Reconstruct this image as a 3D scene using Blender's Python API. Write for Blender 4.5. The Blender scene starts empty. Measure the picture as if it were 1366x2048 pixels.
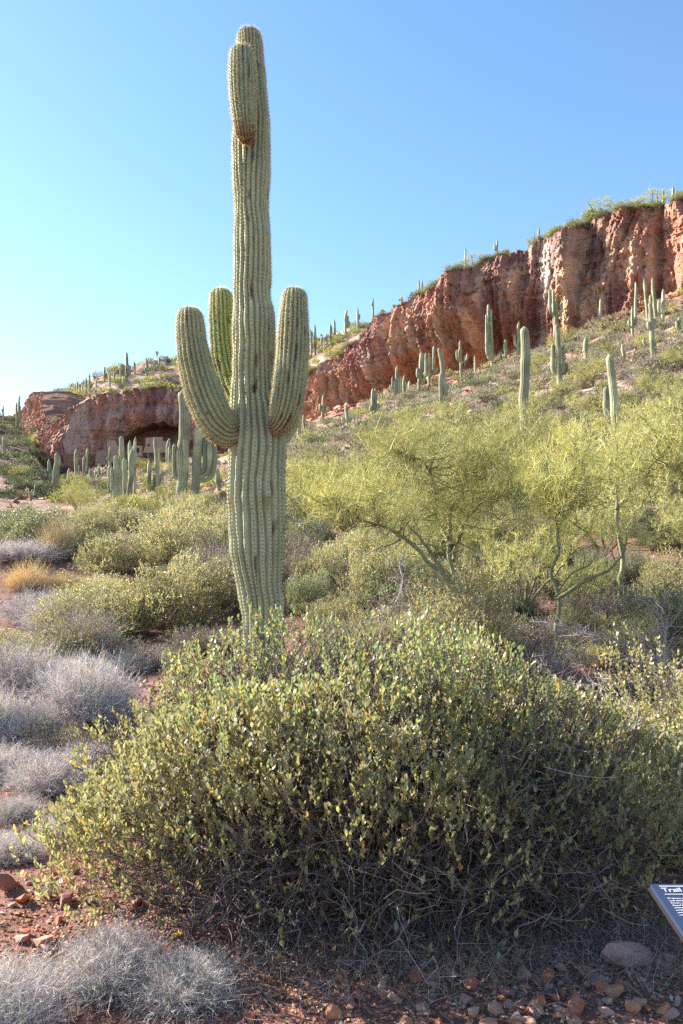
import bpy, math, random
import numpy as np
from mathutils import Vector, Matrix
R_ = np.random.RandomState(7)
random.seed(7)
rad = math.radians
sc = bpy.context.scene
COL = sc.collection
# ------------------------------------------------------------------ camera, sky, sun, exposure
F, UC, VH, HC = 1593.0, 683.0, 1130.0, 1.55     # photo focal length in px, centre column, horizon row, eye height
cam = bpy.data.cameras.new('camera'); co = bpy.data.objects.new('camera', cam); COL.objects.link(co)
co.location = (0, 0, HC); co.rotation_euler = (rad(90), 0, 0)
cam.sensor_fit = 'VERTICAL'; cam.sensor_height = 36; cam.lens = F / 2048 * 36
cam.shift_y = (VH - 1024) / 2048
cam.clip_start = 0.05; cam.clip_end = 5000
sc.camera = co
SUN_AZ, SUN_EL = -66.0, 30.0                    # degrees from the view direction (+Y), minus = left
w = bpy.data.worlds.new('World'); sc.world = w; w.use_nodes = True
nt = w.node_tree; bg = nt.nodes['Background']
sky = nt.nodes.new('ShaderNodeTexSky'); sky.sky_type = 'NISHITA'; sky.sun_disc = False
sky.sun_elevation = rad(SUN_EL); sky.sun_rotation = rad(SUN_AZ)
sky.altitude = 800; sky.air_density = 1.25; sky.dust_density = 0.5; sky.ozone_density = 2.2
hsv = nt.nodes.new('ShaderNodeHueSaturation'); hsv.inputs['Saturation'].default_value = 1.12
nt.links.new(sky.outputs[0], hsv.inputs['Color']); nt.links.new(hsv.outputs[0], bg.inputs[0]); bg.inputs[1].default_value = 0.077
sun = bpy.data.lights.new('sun', 'SUN'); so = bpy.data.objects.new('sun', sun); COL.objects.link(so)
sun.energy = 4.9; sun.angle = rad(0.5); sun.color = (1.0, 0.93, 0.82)
sd = Vector((math.sin(rad(SUN_AZ)) * math.cos(rad(SUN_EL)), math.cos(rad(SUN_AZ)) * math.cos(rad(SUN_EL)), math.sin(rad(SUN_EL))))
so.rotation_euler = sd.to_track_quat('Z', 'Y').to_euler(); so.location = (-20, 10, 20)
sc.view_settings.view_transform = 'Standard'; sc.view_settings.look = 'None'
sc.view_settings.gamma = 1.0; sc.view_settings.use_curve_mapping = False
sc.view_settings.exposure = 1.92
sc.cycles.max_bounces = 6; sc.cycles.diffuse_bounces = 3; sc.cycles.glossy_bounces = 2
sc.cycles.use_denoising = False
sc.cycles.transmission_bounces = 3; sc.cycles.transparent_max_bounces = 4

# ------------------------------------------------------------------ numpy helpers
def _hash(ix, iy, iz, seed):
    h = (ix.astype(np.uint32) * np.uint32(374761393) + iy.astype(np.uint32) * np.uint32(668265263)
         + iz.astype(np.uint32) * np.uint32(2147483647) + np.uint32(seed * 974711 + 12345))
    h = (h ^ (h >> np.uint32(13))) * np.uint32(1274126177)
    h ^= h >> np.uint32(16)
    h = (h * np.uint32(2246822519)) ^ (h >> np.uint32(11))
    return (h & np.uint32(0xffffff)).astype(np.float64) / 0xffffff
def vnoise(x, y, z=0.0, seed=0):
    x, y, z = np.broadcast_arrays(np.asarray(x, float), np.asarray(y, float), np.asarray(z, float))
    fx, fy, fz = np.floor(x), np.floor(y), np.floor(z)
    ix, iy, iz = fx.astype(np.int64), fy.astype(np.int64), fz.astype(np.int64)
    tx, ty, tz = x - fx, y - fy, z - fz
    tx = tx * tx * (3 - 2 * tx); ty = ty * ty * (3 - 2 * ty); tz = tz * tz * (3 - 2 * tz)
    r = 0
    for a in (0, 1):
        for b in (0, 1):
            for c in (0, 1):
                wgt = (tx if a else 1 - tx) * (ty if b else 1 - ty) * (tz if c else 1 - tz)
                r = r + wgt * _hash(ix + a, iy + b, iz + c, seed)
    return r * 2 - 1
def fbm(x, y, z=0.0, octv=4, seed=0, gain=0.5):
    r, a, k = 0, 1.0, 1.0
    for i in range(octv):
        r = r + a * vnoise(np.asarray(x) * k, np.asarray(y) * k, np.asarray(z) * k, seed + i * 17); a *= gain; k *= 2.03
    return r
def ridged(x, y, z=0.0, octv=4, seed=0):
    r, a, k = 0, 1.0, 1.0
    for i in range(octv):
        r = r + a * (1 - 2 * np.abs(vnoise(np.asarray(x) * k, np.asarray(y) * k, np.asarray(z) * k, seed + i * 17))); a *= 0.5; k *= 2.1
    return r
def sstep(a, b, x):
    t = np.clip((np.asarray(x, float) - a) / (b - a), 0, 1); return t * t * (3 - 2 * t)
def norm(v):
    return v / np.maximum(np.linalg.norm(v, axis=-1, keepdims=True), 1e-9)

def mesh_tris(name, V, T, mat=None, col=None, smooth=False):
    """numpy verts and triangles into one mesh; col = per-vertex pigment colour"""
    V = np.ascontiguousarray(V, dtype=np.float32).reshape(-1, 3); T = np.ascontiguousarray(T, dtype=np.int32).reshape(-1, 3)
    me = bpy.data.meshes.new(name)
    me.vertices.add(len(V)); me.vertices.foreach_set('co', V.ravel())
    me.loops.add(len(T) * 3); me.loops.foreach_set('vertex_index', T.ravel())
    me.polygons.add(len(T)); me.polygons.foreach_set('loop_start', np.arange(0, len(T) * 3, 3, dtype=np.int32))
    me.update(calc_edges=True)
    me.polygons.foreach_set('use_smooth', np.full(len(T), smooth, dtype=bool))
    if col is not None:
        at = me.color_attributes.new('pigment', 'FLOAT_COLOR', 'POINT')
        c = np.ones((len(V), 4), np.float32); c[:, :3] = col
        at.data.foreach_set('color', c.ravel())
    if mat: me.materials.append(mat)
    return me
class Acc:
    """collects vertex/triangle/colour blocks into one mesh"""
    def __init__(s): s.v, s.t, s.c, s.n = [], [], [], 0
    def add(s, V, T, C):
        V = np.asarray(V).reshape(-1, 3); T = np.asarray(T).reshape(-1, 3)
        if len(V) == 0: return s
        s.v.append(V); s.t.append(T + s.n)
        C = np.asarray(C, float)
        s.c.append(np.broadcast_to(C, (len(V), 3)) if C.ndim == 1 else C); s.n += len(V); return s
    def mesh(s, name, mat, smooth=False):
        return mesh_tris(name, np.concatenate(s.v), np.concatenate(s.t), mat, np.concatenate(s.c), smooth)
def grid_tris(nr, nc, wrap=False):
    r = np.arange(nr - 1)[:, None]; c = np.arange(nc if wrap else nc - 1)[None, :]; c2 = (c + 1) % nc
    a = r * nc + c; b = r * nc + c2; d = (r + 1) * nc + c; e = (r + 1) * nc + c2
    return np.stack([np.stack([a, b, e], -1), np.stack([a, e, d], -1)], 2).reshape(-1, 3)
def spikes(B, D, L, r, C):
    """tapering three-sided spikes: base points, unit directions, lengths, base radii, colours (per spike)"""
    N = len(B); D = norm(D); ref = R_.normal(size=(N, 3)); a = norm(np.cross(D, ref)); b = np.cross(D, a)
    L = np.broadcast_to(L, (N,))[:, None]; r = np.broadcast_to(r, (N,))[:, None]
    V = np.stack([B + a * r, B + (-.5 * a + .866 * b) * r, B + (-.5 * a - .866 * b) * r, B + D * L], 1)
    T = np.array([[0, 1, 3], [1, 2, 3], [2, 0, 3]])[None] + (np.arange(N) * 4)[:, None, None]
    C = np.asarray(C, float); C = np.broadcast_to(C, (N, 3)); return V.reshape(-1, 3), T.reshape(-1, 3), np.repeat(C, 4, 0)
def tubes(P, r, C, sides=3):
    """N polylines (N,K,3) with radii (N,K) as thin tubes"""
    N, K, _ = P.shape
    D = norm(np.gradient(P, axis=1)); ref = norm(R_.normal(size=(N, 1, 3))) + 0 * D
    a = norm(np.cross(D, ref)); b = np.cross(D, a)
    ang = np.arange(sides) * 2 * np.pi / sides
    V = P[:, :, None] + r[:, :, None, None] * (a[:, :, None] * np.cos(ang)[None, None, :, None] + b[:, :, None] * np.sin(ang)[None, None, :, None])
    T = grid_tris(K, sides, True)[None] + (np.arange(N) * K * sides)[:, None, None]
    C = np.broadcast_to(np.asarray(C, float), (N, 3)); return V.reshape(-1, 3), T.reshape(-1, 3), np.repeat(C, K * sides, 0)
def leaves(B, A, Nn, L, W, C):
    """small pointed oval leaves: base, axis, facing, length, width; six corners, four faces, cupped along the midrib"""
    N = len(B); A = norm(A); S = norm(np.cross(A, Nn)); U = np.cross(S, A)
    L = np.broadcast_to(L, (N,))[:, None]; W = np.broadcast_to(W, (N,))[:, None] * .5
    V = np.stack([B, B + A * L * .3 + S * W * .85 + U * W * .25, B + A * L * .68 + S * W * .8 + U * W * .25, B + A * L,
                  B + A * L * .68 - S * W * .8 + U * W * .25, B + A * L * .3 - S * W * .85 + U * W * .25], 1)
    T = np.array([[0, 1, 5], [1, 2, 4], [1, 4, 5], [2, 3, 4]])[None] + (np.arange(N) * 6)[:, None, None]
    C = np.broadcast_to(np.asarray(C, float), (N, 3)); return V.reshape(-1, 3), T.reshape(-1, 3), np.repeat(C, 6, 0)
def rdir(n, up=0.0):
    d = R_.normal(size=(n, 3)); d = norm(d); d[:, 2] += up; return norm(d)
def pick(cols, wts, n, jit=0.2):
    cols = np.array(cols, float); i = R_.choice(len(cols), n, p=np.array(wts) / sum(wts))
    return cols[i] * (1 + R_.uniform(-jit, jit, (n, 1))) * (1 + R_.uniform(-jit * .4, jit * .4, (n, 3)))

# ------------------------------------------------------------------ object helpers
def empty(name, loc=(0, 0, 0), rz=0.0, s=1.0):
    o = bpy.data.objects.new(name, None); COL.objects.link(o); o.location = loc; o.rotation_euler = (0, 0, rz)
    o.scale = (s, s, s) if not hasattr(s, '__len__') else s; o.empty_display_size = .2; return o
def tag(o, label=None, cat=None, group=None, kind=None):
    if label: o['label'] = label
    if cat: o['category'] = cat
    if group: o['group'] = group
    if kind: o['kind'] = kind
    return o
def put(name, me, parent=None, kind=None, loc=None):
    o = bpy.data.objects.new(name, me); COL.objects.link(o)
    if parent: o.parent = parent
    if kind: o['kind'] = kind
    if loc is not None: o.location = loc
    return o
def px(u, v, y):                                   # the point at depth y seen at photo pixel (u, v)
    return np.array([(u - UC) / F * y, y, HC + (VH - v) / F * y])

# ------------------------------------------------------------------ materials
def mat_base(name):
    m = bpy.data.materials.new(name); m.use_nodes = True; n = m.node_tree.nodes; l = m.node_tree.links
    return m, n, l, n['Principled BSDF']
def mnode(n, op, a=None, b=None):
    x = n.new('ShaderNodeMath'); x.operation = op
    if a is not None and not hasattr(a, 'links'): x.inputs[0].default_value = a
    if b is not None and not hasattr(b, 'links'): x.inputs[1].default_value = b
    return x
def veg_mat(name, translucent=0.35, rough=0.5, spec=0.35, var=0.25):
    """pigment from the mesh, a little variation from plant to plant, light passing through thin leaves"""
    m, n, l, p = mat_base(name)
    at = n.new('ShaderNodeAttribute'); at.attribute_name = 'pigment'
    oi = n.new('ShaderNodeObjectInfo'); mr = n.new('ShaderNodeMapRange'); l.new(oi.outputs['Random'], mr.inputs[0])
    mr.inputs[3].default_value = 1 - var; mr.inputs[4].default_value = 1 + var
    hs = n.new('ShaderNodeHueSaturation'); l.new(at.outputs[0], hs.inputs['Color']); l.new(mr.outputs[0], hs.inputs['Value'])
    l.new(hs.outputs[0], p.inputs['Base Color']); p.inputs['Roughness'].default_value = rough
    p.inputs['Specular IOR Level'].default_value = spec
    if translucent:
        tr = n.new('ShaderNodeBsdfTranslucent'); mx = n.new('ShaderNodeMixShader'); mx.inputs[0].default_value = translucent
        g = n.new('ShaderNodeHueSaturation'); g.inputs['Saturation'].default_value = 1.25; g.inputs['Value'].default_value = 1.5
        l.new(hs.outputs[0], g.inputs['Color']); l.new(g.outputs[0], tr.inputs[0])
        l.new(p.outputs[0], mx.inputs[1]); l.new(tr.outputs[0], mx.inputs[2])
        l.new(mx.outputs[0], n['Material Output'].inputs[0])
    return m
M = {}
M['leaf'] = veg_mat('waxy leaf', .38, .38, .5, .18)
M['scrub'] = veg_mat('matt scrub leaf', .3, .8, .12, .15)
M['twig'] = veg_mat('twig bark', 0, .85, .15, .15)
M['dry'] = veg_mat('dry grey stems', .2, .8, .2, .15)
M['verde'] = veg_mat('palo verde twigs', .3, .6, .3, .15)
M['spine'] = veg_mat('cactus spines', .45, .5, .3, .05)
def noisy_mat(name, scales, bump=.3, bscale=30, rough=.9, lo=.75, hi=1.25, dist=.02):
    """pigment from the mesh mottled by two noises in object space, with fine relief"""
    m, n, l, p = mat_base(name)
    tc = n.new('ShaderNodeTexCoord'); at = n.new('ShaderNodeAttribute'); at.attribute_name = 'pigment'
    cur = at.outputs[0]
    for s in scales:
        nz = n.new('ShaderNodeTexNoise'); nz.inputs['Scale'].default_value = s; nz.inputs['Detail'].default_value = 6
        nz.inputs['Roughness'].default_value = .65; l.new(tc.outputs['Object'], nz.inputs['Vector'])
        mr = n.new('ShaderNodeMapRange'); mr.inputs[1].default_value = .3; mr.inputs[2].default_value = .7
        mr.inputs[3].default_value = lo; mr.inputs[4].default_value = hi; l.new(nz.outputs[0], mr.inputs[0])
        vm = n.new('ShaderNodeVectorMath'); vm.operation = 'SCALE'; l.new(cur, vm.inputs[0]); l.new(mr.outputs[0], vm.inputs['Scale'])
        cur = vm.outputs[0]
    l.new(cur, p.inputs['Base Color']); p.inputs['Roughness'].default_value = rough; p.inputs['Specular IOR Level'].default_value = .2
    nb = n.new('ShaderNodeTexNoise'); nb.inputs['Scale'].default_value = bscale; nb.inputs['Detail'].default_value = 8
    nb.inputs['Roughness'].default_value = .7; l.new(tc.outputs['Object'], nb.inputs['Vector'])
    bp = n.new('ShaderNodeBump'); bp.inputs['Strength'].default_value = bump; bp.inputs['Distance'].default_value = dist
    l.new(nb.outputs[0], bp.inputs['Height']); l.new(bp.outputs[0], p.inputs['Normal'])
    return m
M['soil'] = noisy_mat('red stony soil', (.35, 4, 28), .6, 24, .95, .78, 1.25, .04)
M['stone'] = noisy_mat('red stone', (9, 60), .5, 40, .85, .8, 1.22, .01)
M['cliff'] = noisy_mat('red cliff rock', (.25, 1.3, 6), .9, 2.2, .9, .8, 1.25, .5)
M['skin'] = noisy_mat('saguaro skin', (3, 22), .25, 60, .55, .86, 1.14, .004)
M['skinfar'] = noisy_mat('distant saguaro skin', (2, 9), .2, 12, .6, .85, 1.15, .01)
M['bark'] = noisy_mat('green bark', (6, 30), .4, 40, .7, .75, 1.25, .004)
M['adobe'] = noisy_mat('stone and adobe wall', (.8, 3), .6, 4, .95, .8, 1.2, .08)

# ------------------------------------------------------------------ terrain
# the line of the cliff: (photo column, depth, row of its foot, row of its rim)
CL = np.array([(3400, 84, 200, 60), (2600, 84, 330, 180), (1900, 86, 500, 310), (1600, 89, 540, 350), (1366, 92, 583, 402), (1200, 98, 645, 440), (1100, 101, 685, 474), (1000, 104, 718, 512),
  (900, 108, 752, 548), (800, 112, 790, 610), (740, 115.5, 812, 642), (700, 118, 822, 676), (600, 125, 852, 752), (520, 132, 880, 778), (450, 138, 905, 782),
  (350, 142, 915, 782), (250, 141, 940, 783), (190, 140, 950, 790), (140, 139, 955, 815), (100, 140, 955, 846), (84, 146, 945, 852),
  (86, 154, 925, 800), (70, 160, 905, 786), (50, 164, 880, 792), (38, 176, 860, 815), (30, 190, 850, 835)], float)
U0 = np.array([-2500, -400, 0, 60, 100, 190, 250, 350, 450, 600, 800, 1000, 1200, 1366, 1900, 3400], float)
YB = np.array([150, 150, 150, 150, 140, 140, 141, 142, 138, 125, 112, 104, 98, 92, 86, 84], float)
#       y=5  9   13   16   20   30   45   60
ZT = np.array([
 [0, .1, .4, .9, 1.7, 3.0, 5.0, 7.0],
 [0, .1, .4, .9, 1.7, 3.0, 5.0, 7.0],
 [0, .12, .5, 1.2, 2.1, 3.0, 4.6, 6.2],
 [0, .12, .5, 1.2, 2.1, 3.0, 4.6, 6.4],
 [0, .12, .55, 1.2, 2.0, 3.0, 4.6, 6.5],
 [0, .14, .6, 1.15, 1.9, 3.0, 4.6, 6.6],
 [0, .15, .6, 1.1, 1.8, 2.9, 4.6, 6.7],
 [0, .2, .6, 1.1, 1.8, 2.9, 4.7, 7.0],
 [0, .25, .7, 1.15, 1.8, 3.0, 5.0, 7.8],
 [0, .3, .7, 1.2, 1.9, 3.4, 5.9, 9.2],
 [0, .25, .7, 1.25, 2.1, 4.1, 7.4, 11.8],
 [0, .2, .65, 1.2, 2.2, 4.9, 9.2, 14.2],
 [0, .15, .6, 1.2, 2.3, 5.6, 10.6, 16.2],
 [0, .12, .6, 1.3, 2.5, 6.2, 12.0, 18.2],
 [0, .2, .8, 1.7, 3.2, 7.5, 14.0, 21.0],
 [0, .3, 1., 2.0, 4.0, 9.0, 17.0, 26.0]])
def zv(v, y): return HC + (VH - v) / F * y
VB = np.array([855, 858, 862, 880, 952, 950, 942, 916, 905, 852, 790, 718, 645, 583, 500, 200], float)     # foot row
VT = np.array([845, 848, 852, 858, 846, 790, 783, 782, 782, 752, 610, 512, 440, 402, 310, 60], float)      # rim row
VHL = np.array([835, 832, 830, 838, 800, 757, 738, 716, 700, 695, 600, 505, 436, 400, 330, 130], float)    # hill above, 30 m further
FIXY = np.array([0, 2.5, 5, 9, 13, 16, 20, 30, 45, 60], float)
def ground_z(x, y, detail=True):
    x = np.asarray(x, float); y = np.asarray(y, float); sh = x.shape; x = x.ravel(); y = y.ravel()
    yy = np.maximum(y, .5); u = np.clip(UC + F * x / yy, -2400, 3300)
    yb = np.interp(u, U0, YB)
    rows_y = [np.full_like(y, k) for k in FIXY]; rows_z = [np.zeros_like(y)] * 2 + [np.interp(u, U0, ZT[:, k]) for k in range(8)]
    zb = zv(np.interp(u, U0, VB), yb); z6 = rows_z[-1]; ym = (60 + yb) / 2
    curv = np.interp(u, [0, 250, 600, 1000, 1366], [.5, .47, .48, .47, .46])
    zm = z6 + (zb - z6) * curv
    ztop = zv(np.interp(u, U0, VT), yb) - .7; yh = yb + 36; zh = zv(np.interp(u, U0, VHL), yh)
    zh = zh + (ztop + 5 - zh) * sstep(690, 830, u)
    rows_y += [ym, yb, yb + 4.5, yb + 9.5, yh, yh + 70, yh + 400, yh + 3000]; rows_z += [zm, zb, zb + 1.0, ztop, zh, zh - 3, zh - 40, zh - 90]
    Y = np.stack(rows_y, 0); Z = np.stack(rows_z, 0)
    z = np.zeros_like(y)
    for k in range(len(Y) - 1):
        m = (y >= Y[k]) & (y < Y[k + 1]); t = (y[m] - Y[k][m]) / (Y[k + 1][m] - Y[k][m])
        z[m] = Z[k][m] + (Z[k + 1][m] - Z[k][m]) * t
    z[y >= Y[-1]] = Z[-1][y >= Y[-1]]
    if detail:
        d = np.hypot(x, y)
        z = z + np.minimum(d * .006, .75) * fbm(x * .16, y * .16, 0, 4, 3) * sstep(4, 12, d)
        z = z + .05 * fbm(x * 1.3, y * 1.3, 0, 3, 9) * sstep(1, 6, d)
    return z.reshape(sh)
def gz(x, y): return float(ground_z(np.array([x]), np.array([y]))[0])
_ys = np.concatenate([np.arange(2.5, 30, .1), np.arange(30, 230, .5)])
def place(u, v, ymax=400):
    """where the line of sight through photo pixel (u, v) meets the ground"""
    x = (u - UC) / F * _ys; line = HC + (VH - v) / F * _ys; g = ground_z(x, _ys); k = np.nonzero(g >= line)[0]
    k = k[0] if len(k) else len(_ys) - 1
    y = _ys[k]; return np.array([x[k], y, g[k]])
uu = np.concatenate([np.linspace(-2400, -150, 60, endpoint=False), np.linspace(-150, 1520, 560, endpoint=False), np.linspace(1520, 3300, 50)])
yr = np.concatenate([np.geomspace(1.0, 20, 190, endpoint=False), np.linspace(20, 235, 330, endpoint=False), np.geomspace(235, 3200, 20)])
UU, YY = np.meshgrid(uu, yr); XX = (UU - UC) / F * YY; ZZ = ground_z(XX, YY)
soil_c = np.zeros(XX.shape + (3,)); t1 = sstep(-.25, .35, fbm(XX * .22, YY * .22, 0, 4, 31))[..., None]; t2 = sstep(.0, .5, fbm(XX * .9, YY * .9, 0, 3, 37))[..., None]
red = np.array((.20, .10, .075)); pink = np.array((.32, .23, .18)); tan = np.array((.35, .29, .20))
nearw = sstep(16, 40, YY)[..., None]
soil_c = red * (1 - t1 * nearw) + pink * t1 * nearw; soil_c = soil_c * (1 - .5 * t2 * nearw) + tan * .5 * t2 * nearw
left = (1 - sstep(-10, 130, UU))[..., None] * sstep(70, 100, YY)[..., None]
soil_c = soil_c * (1 - left) + np.array((.13, .06, .05)) * left  # shade of the far left slope painted in as darker soil
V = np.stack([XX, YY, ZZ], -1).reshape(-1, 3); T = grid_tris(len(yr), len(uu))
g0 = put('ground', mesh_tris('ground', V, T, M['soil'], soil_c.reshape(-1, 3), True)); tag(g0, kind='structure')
# the flat trail under and behind the camera
Vb = np.array([(-60, -60, 0), (60, -60, 0), (60, 1.0, -.002), (-60, 1.0, -.002)], float); Vb[:, 2] -= .006
Vb[2:, 1] = 1.3
gb = put('trail', mesh_tris('trail', Vb, [[0, 1, 2], [0, 2, 3]], M['soil'], np.array([(.20, .10, .075)] * 4))); tag(gb, kind='structure')

# ------------------------------------------------------------------ cliff
seg = np.concatenate([CL[:, :]])
px_x = (seg[:, 0] - UC) / F * seg[:, 1]; px_y = seg[:, 1]
s_ = np.concatenate([[0], np.cumsum(np.hypot(np.diff(px_x), np.diff(px_y)))])
i0 = np.interp(1520, seg[::-1, 0][5:], s_[::-1][5:])        # denser columns where the photo looks
S = np.concatenate([np.linspace(0, i0, 60, endpoint=False), np.linspace(i0, s_[-1], 1150)])
ker = np.ones(31) / 31
def sm(a): return np.convolve(np.pad(a, 15, mode='edge'), ker, mode='valid')
cx = sm(np.interp(S, s_, px_x)); cy = sm(np.interp(S, s_, px_y)); cu = UC + F * cx / cy
vb = sm(np.interp(S, s_, seg[:, 2])); vt = sm(np.interp(S, s_, seg[:, 3]))
tx, ty = np.gradient(cx), np.gradient(cy); tl = np.hypot(tx, ty); nx, ny = -ty / tl, tx / tl
flip = np.where(ny[len(ny) // 3] > 0, -1, 1); nx, ny = nx * flip, ny * flip
zb_ = zv(vb, cy) - 1.5; zt_ = zv(vt, cy) + .3
zt_ = zt_ + .45 * fbm(S * .15, S * 0, 0, 4, 5) + .3 * vnoise(S * .9, S * 0, 0, 6)
NR = 150; tt = np.linspace(0, 1, NR)
SS, TT = np.meshgrid(S, tt); CU = np.broadcast_to(cu, SS.shape); ZC = zb_ + (zt_ - zb_) * TT
wS = SS + 1.5 * fbm(SS * .08, ZC * .1, 0, 2, 81)
off = 1.1 * fbm(SS * .05, ZC * .03, 0, 3, 41) + 1.0 * (ridged(wS * .13, ZC * .04, 0, 4, 43) - .5) * (.35 + .65 * TT)
off += .70 * (ridged(wS * .5, ZC * .10, 0, 4, 47) - .3) + .24 * fbm(SS * 1.1, ZC * .7, 0, 5, 53) + .20 * ridged(wS * 2.1, ZC * .8, 0, 3, 57)
cellx = np.floor(wS * .9 + .6 * vnoise(SS * .6, ZC * .5, 0, 63)); cellz = np.floor(ZC * .8 + 1.1 * vnoise(SS * .5, ZC * .2, 1, 64))
lwq = 1 - .75 * (1 - sstep(440, 600, CU)); off += .32 * lwq * (_hash(cellx.astype(np.int64), cellz.astype(np.int64), (cellx * 0).astype(np.int64), 5) - .5)
cellx = np.floor(wS * 2.1 + .6 * vnoise(SS * 1.2, ZC, 0, 65)); cellz = np.floor(ZC * 1.5 + 1.1 * vnoise(SS * 1.1, ZC * .4, 1, 66))
off += .24 * lwq * (_hash(cellx.astype(np.int64), cellz.astype(np.int64), (cellx * 0).astype(np.int64), 6) - .5)
crk = np.abs(vnoise(wS * .42, ZC * .09, 0, 71)); off -= .4 * lwq * (1 - sstep(0, .06, crk)); crk = np.abs(vnoise(SS * .5, ZC * .9, 0, 72)); off -= .16 * (1 - sstep(0, .1, crk))
cellx = np.floor(wS * 3.6 + .8 * vnoise(SS * 2, ZC * 2, 0, 67)); cellz = np.floor(ZC * 3.2 + .9 * vnoise(SS * 2.1, ZC, 1, 68)); off += .16 * (_hash(cellx.astype(np.int64), cellz.astype(np.int64), (cellx * 0).astype(np.int64), 7) - .5)
str_ = vnoise(SS * .05, ZC * 1.7, 0, 61); off += .22 * sstep(.0, .5, str_) * (TT < .9)
under = np.exp(-((TT - .22) / .2) ** 2)                                                       # undercut lower third
uw = sstep(560, 720, CU) * (1 - sstep(1020, 1120, CU)); off -= 3.2 * under * uw
off += 1.2 * np.exp(-((TT - .75) / .2) ** 2) * uw
lw = 1 - sstep(470, 560, CU)                                                                # the cave cliff bulges over its foot
off += 3.2 * np.sin(np.clip(TT * 1.25, 0, 1) * np.pi) ** .8 * lw * sstep(80, 130, CU) - 2.0 * lw * (1 - sstep(0, .35, TT)) * sstep(80, 130, CU)
VV = VH - (ZC - HC) / np.broadcast_to(cy, SS.shape) * F                                       # photo row of each point
arch = sstep(862, 905, VV) + 0 * VV
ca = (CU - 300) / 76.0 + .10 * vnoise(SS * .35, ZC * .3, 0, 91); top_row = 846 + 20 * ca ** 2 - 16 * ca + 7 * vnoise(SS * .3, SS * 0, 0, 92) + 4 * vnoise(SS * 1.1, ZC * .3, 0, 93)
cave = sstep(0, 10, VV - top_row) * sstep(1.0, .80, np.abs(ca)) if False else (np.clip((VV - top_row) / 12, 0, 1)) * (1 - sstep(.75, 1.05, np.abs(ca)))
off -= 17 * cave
ca2 = (CU - 300) / 95.0; top2 = 822 + 24 * ca2 ** 2
off -= 3.6 * np.clip((VV - top2) / 36, 0, 1) * (1 - sstep(.7, 1.1, np.abs(ca2)))
ca3 = (CU - 715) / 16.0; off -= 4.0 * np.clip((VV - 797 - 8 * ca3 ** 2) / 6, 0, 1) * (1 - sstep(.6, 1.1, np.abs(ca3)))
lean = 1.5 * TT ** 1.4 * sstep(500, 640, CU) + 1.0 * TT ** 2
gl = lambda c, wd: np.exp(-((CU - c) / wd) ** 2)
off += 1.6 * gl(1255, 45) * (.3 + .7 * TT) - 2.0 * gl(1310, 10) + 2.2 * gl(1128, 26) - 2.5 * gl(1160, 16) * TT + 1.6 * gl(900, 40) * TT - 1.5 * gl(975, 14)
X = cx + nx * (off - lean); Y = cy + ny * (off - lean); Z = HC + (ZC - HC) * (1 + (Y / cy - 1) * TT) + .15 * fbm(SS * .8, TT * 9, 0, 3, 77)
# back edge over the rim
bx, by, bz = [], [], []
for k, (dd, dz) in enumerate(((1.5, .3), (4.5, .35), (8.5, .2), (12, -3))):
    bx.append(X[-1] - nx * dd); by.append(Y[-1] - ny * dd); bz.append(Z[-1] + dz + .4 * vnoise(S * .7, S * 0 + k, 0, 90))
X = np.vstack([X, bx]); Y = np.vstack([Y, by]); Z = np.vstack([Z, bz]); TT2 = np.vstack([TT] + [np.ones((1, len(S)))] * 4)
SS2 = np.vstack([SS] * 1 + [S[None]] * 4); CU2 = np.vstack([CU] + [cu[None]] * 4); VV2 = VH - (Z - HC) / Y * F
rgb = lambda *a: np.array(a, float)
n1 = fbm(SS2 * .12, Z * .05, 0, 4, 101); n2 = fbm(SS2 * .6, Z * .18, 0, 4, 103); n3 = fbm(SS2 * .35, Z * .3, 0, 4, 107)
def mixc(c, a, t): return c * (1 - t[..., None]) + a * t[..., None]
cc = np.ones(X.shape + (3,)) * rgb(.40, .190, .130)
cc = mixc(cc, rgb(.27, .135, .115), sstep(-.1, .5, n1))                      # purple brown
cc = mixc(cc, rgb(.54, .35, .245), sstep(.05, .55, n2) * .75)                     # ochre
cc = mixc(cc, rgb(.55, .20, .075), np.exp(-((TT2 - .2) / .16) ** 2) * sstep(640, 760, CU2) * (1 - sstep(1000, 1080, CU2)) * .75)
pale = sstep(-.1, .4, n3 + .35) * np.exp(-((CU2 - 1092) / 22) ** 2) * sstep(.35, .6, TT2); cc = mixc(cc, rgb(.62, .52, .45), pale * .8)
pale = np.exp(-((CU2 - 1130) / 13) ** 2) * (1 - sstep(.55, .8, TT2)); cc = mixc(cc, rgb(.66, .44, .26), pale * .8)  # sunlit orange-white streak painted into the rock colour
pale = np.exp(-((CU2 - 728) / 28) ** 2) * (1 - sstep(.5, .8, TT2)) * sstep(-.3, .3, n3); cc = mixc(cc, rgb(.52, .40, .35), pale * .7)
cc = mixc(cc, rgb(.50, .32, .26), sstep(-.2, .5, n2 + n3 * .5) * (1 - sstep(480, 560, CU2)) * .6)
stn = sstep(.15, .55, vnoise(SS2 * 1.3, Z * .12, 0, 111) * .7 + .3 * n1); cc = mixc(cc, rgb(.15, .085, .075), stn * .45)        # desert varnish streaks
cc = mixc(cc, rgb(.2, .11, .08), sstep(.93, 1, TT2) * .5)
cave2 = np.vstack([cave] + [np.zeros((1, len(S)))] * 4); cc = mixc(cc, rgb(.075, .05, .045), np.clip(cave2 * 1.3, 0, 1) * .9)       # shade of the cave interior painted into the rock colour
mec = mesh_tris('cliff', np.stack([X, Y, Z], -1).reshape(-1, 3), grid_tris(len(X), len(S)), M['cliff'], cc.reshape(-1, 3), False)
cl = put('cliff', mec); tag(cl, kind='structure')

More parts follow.
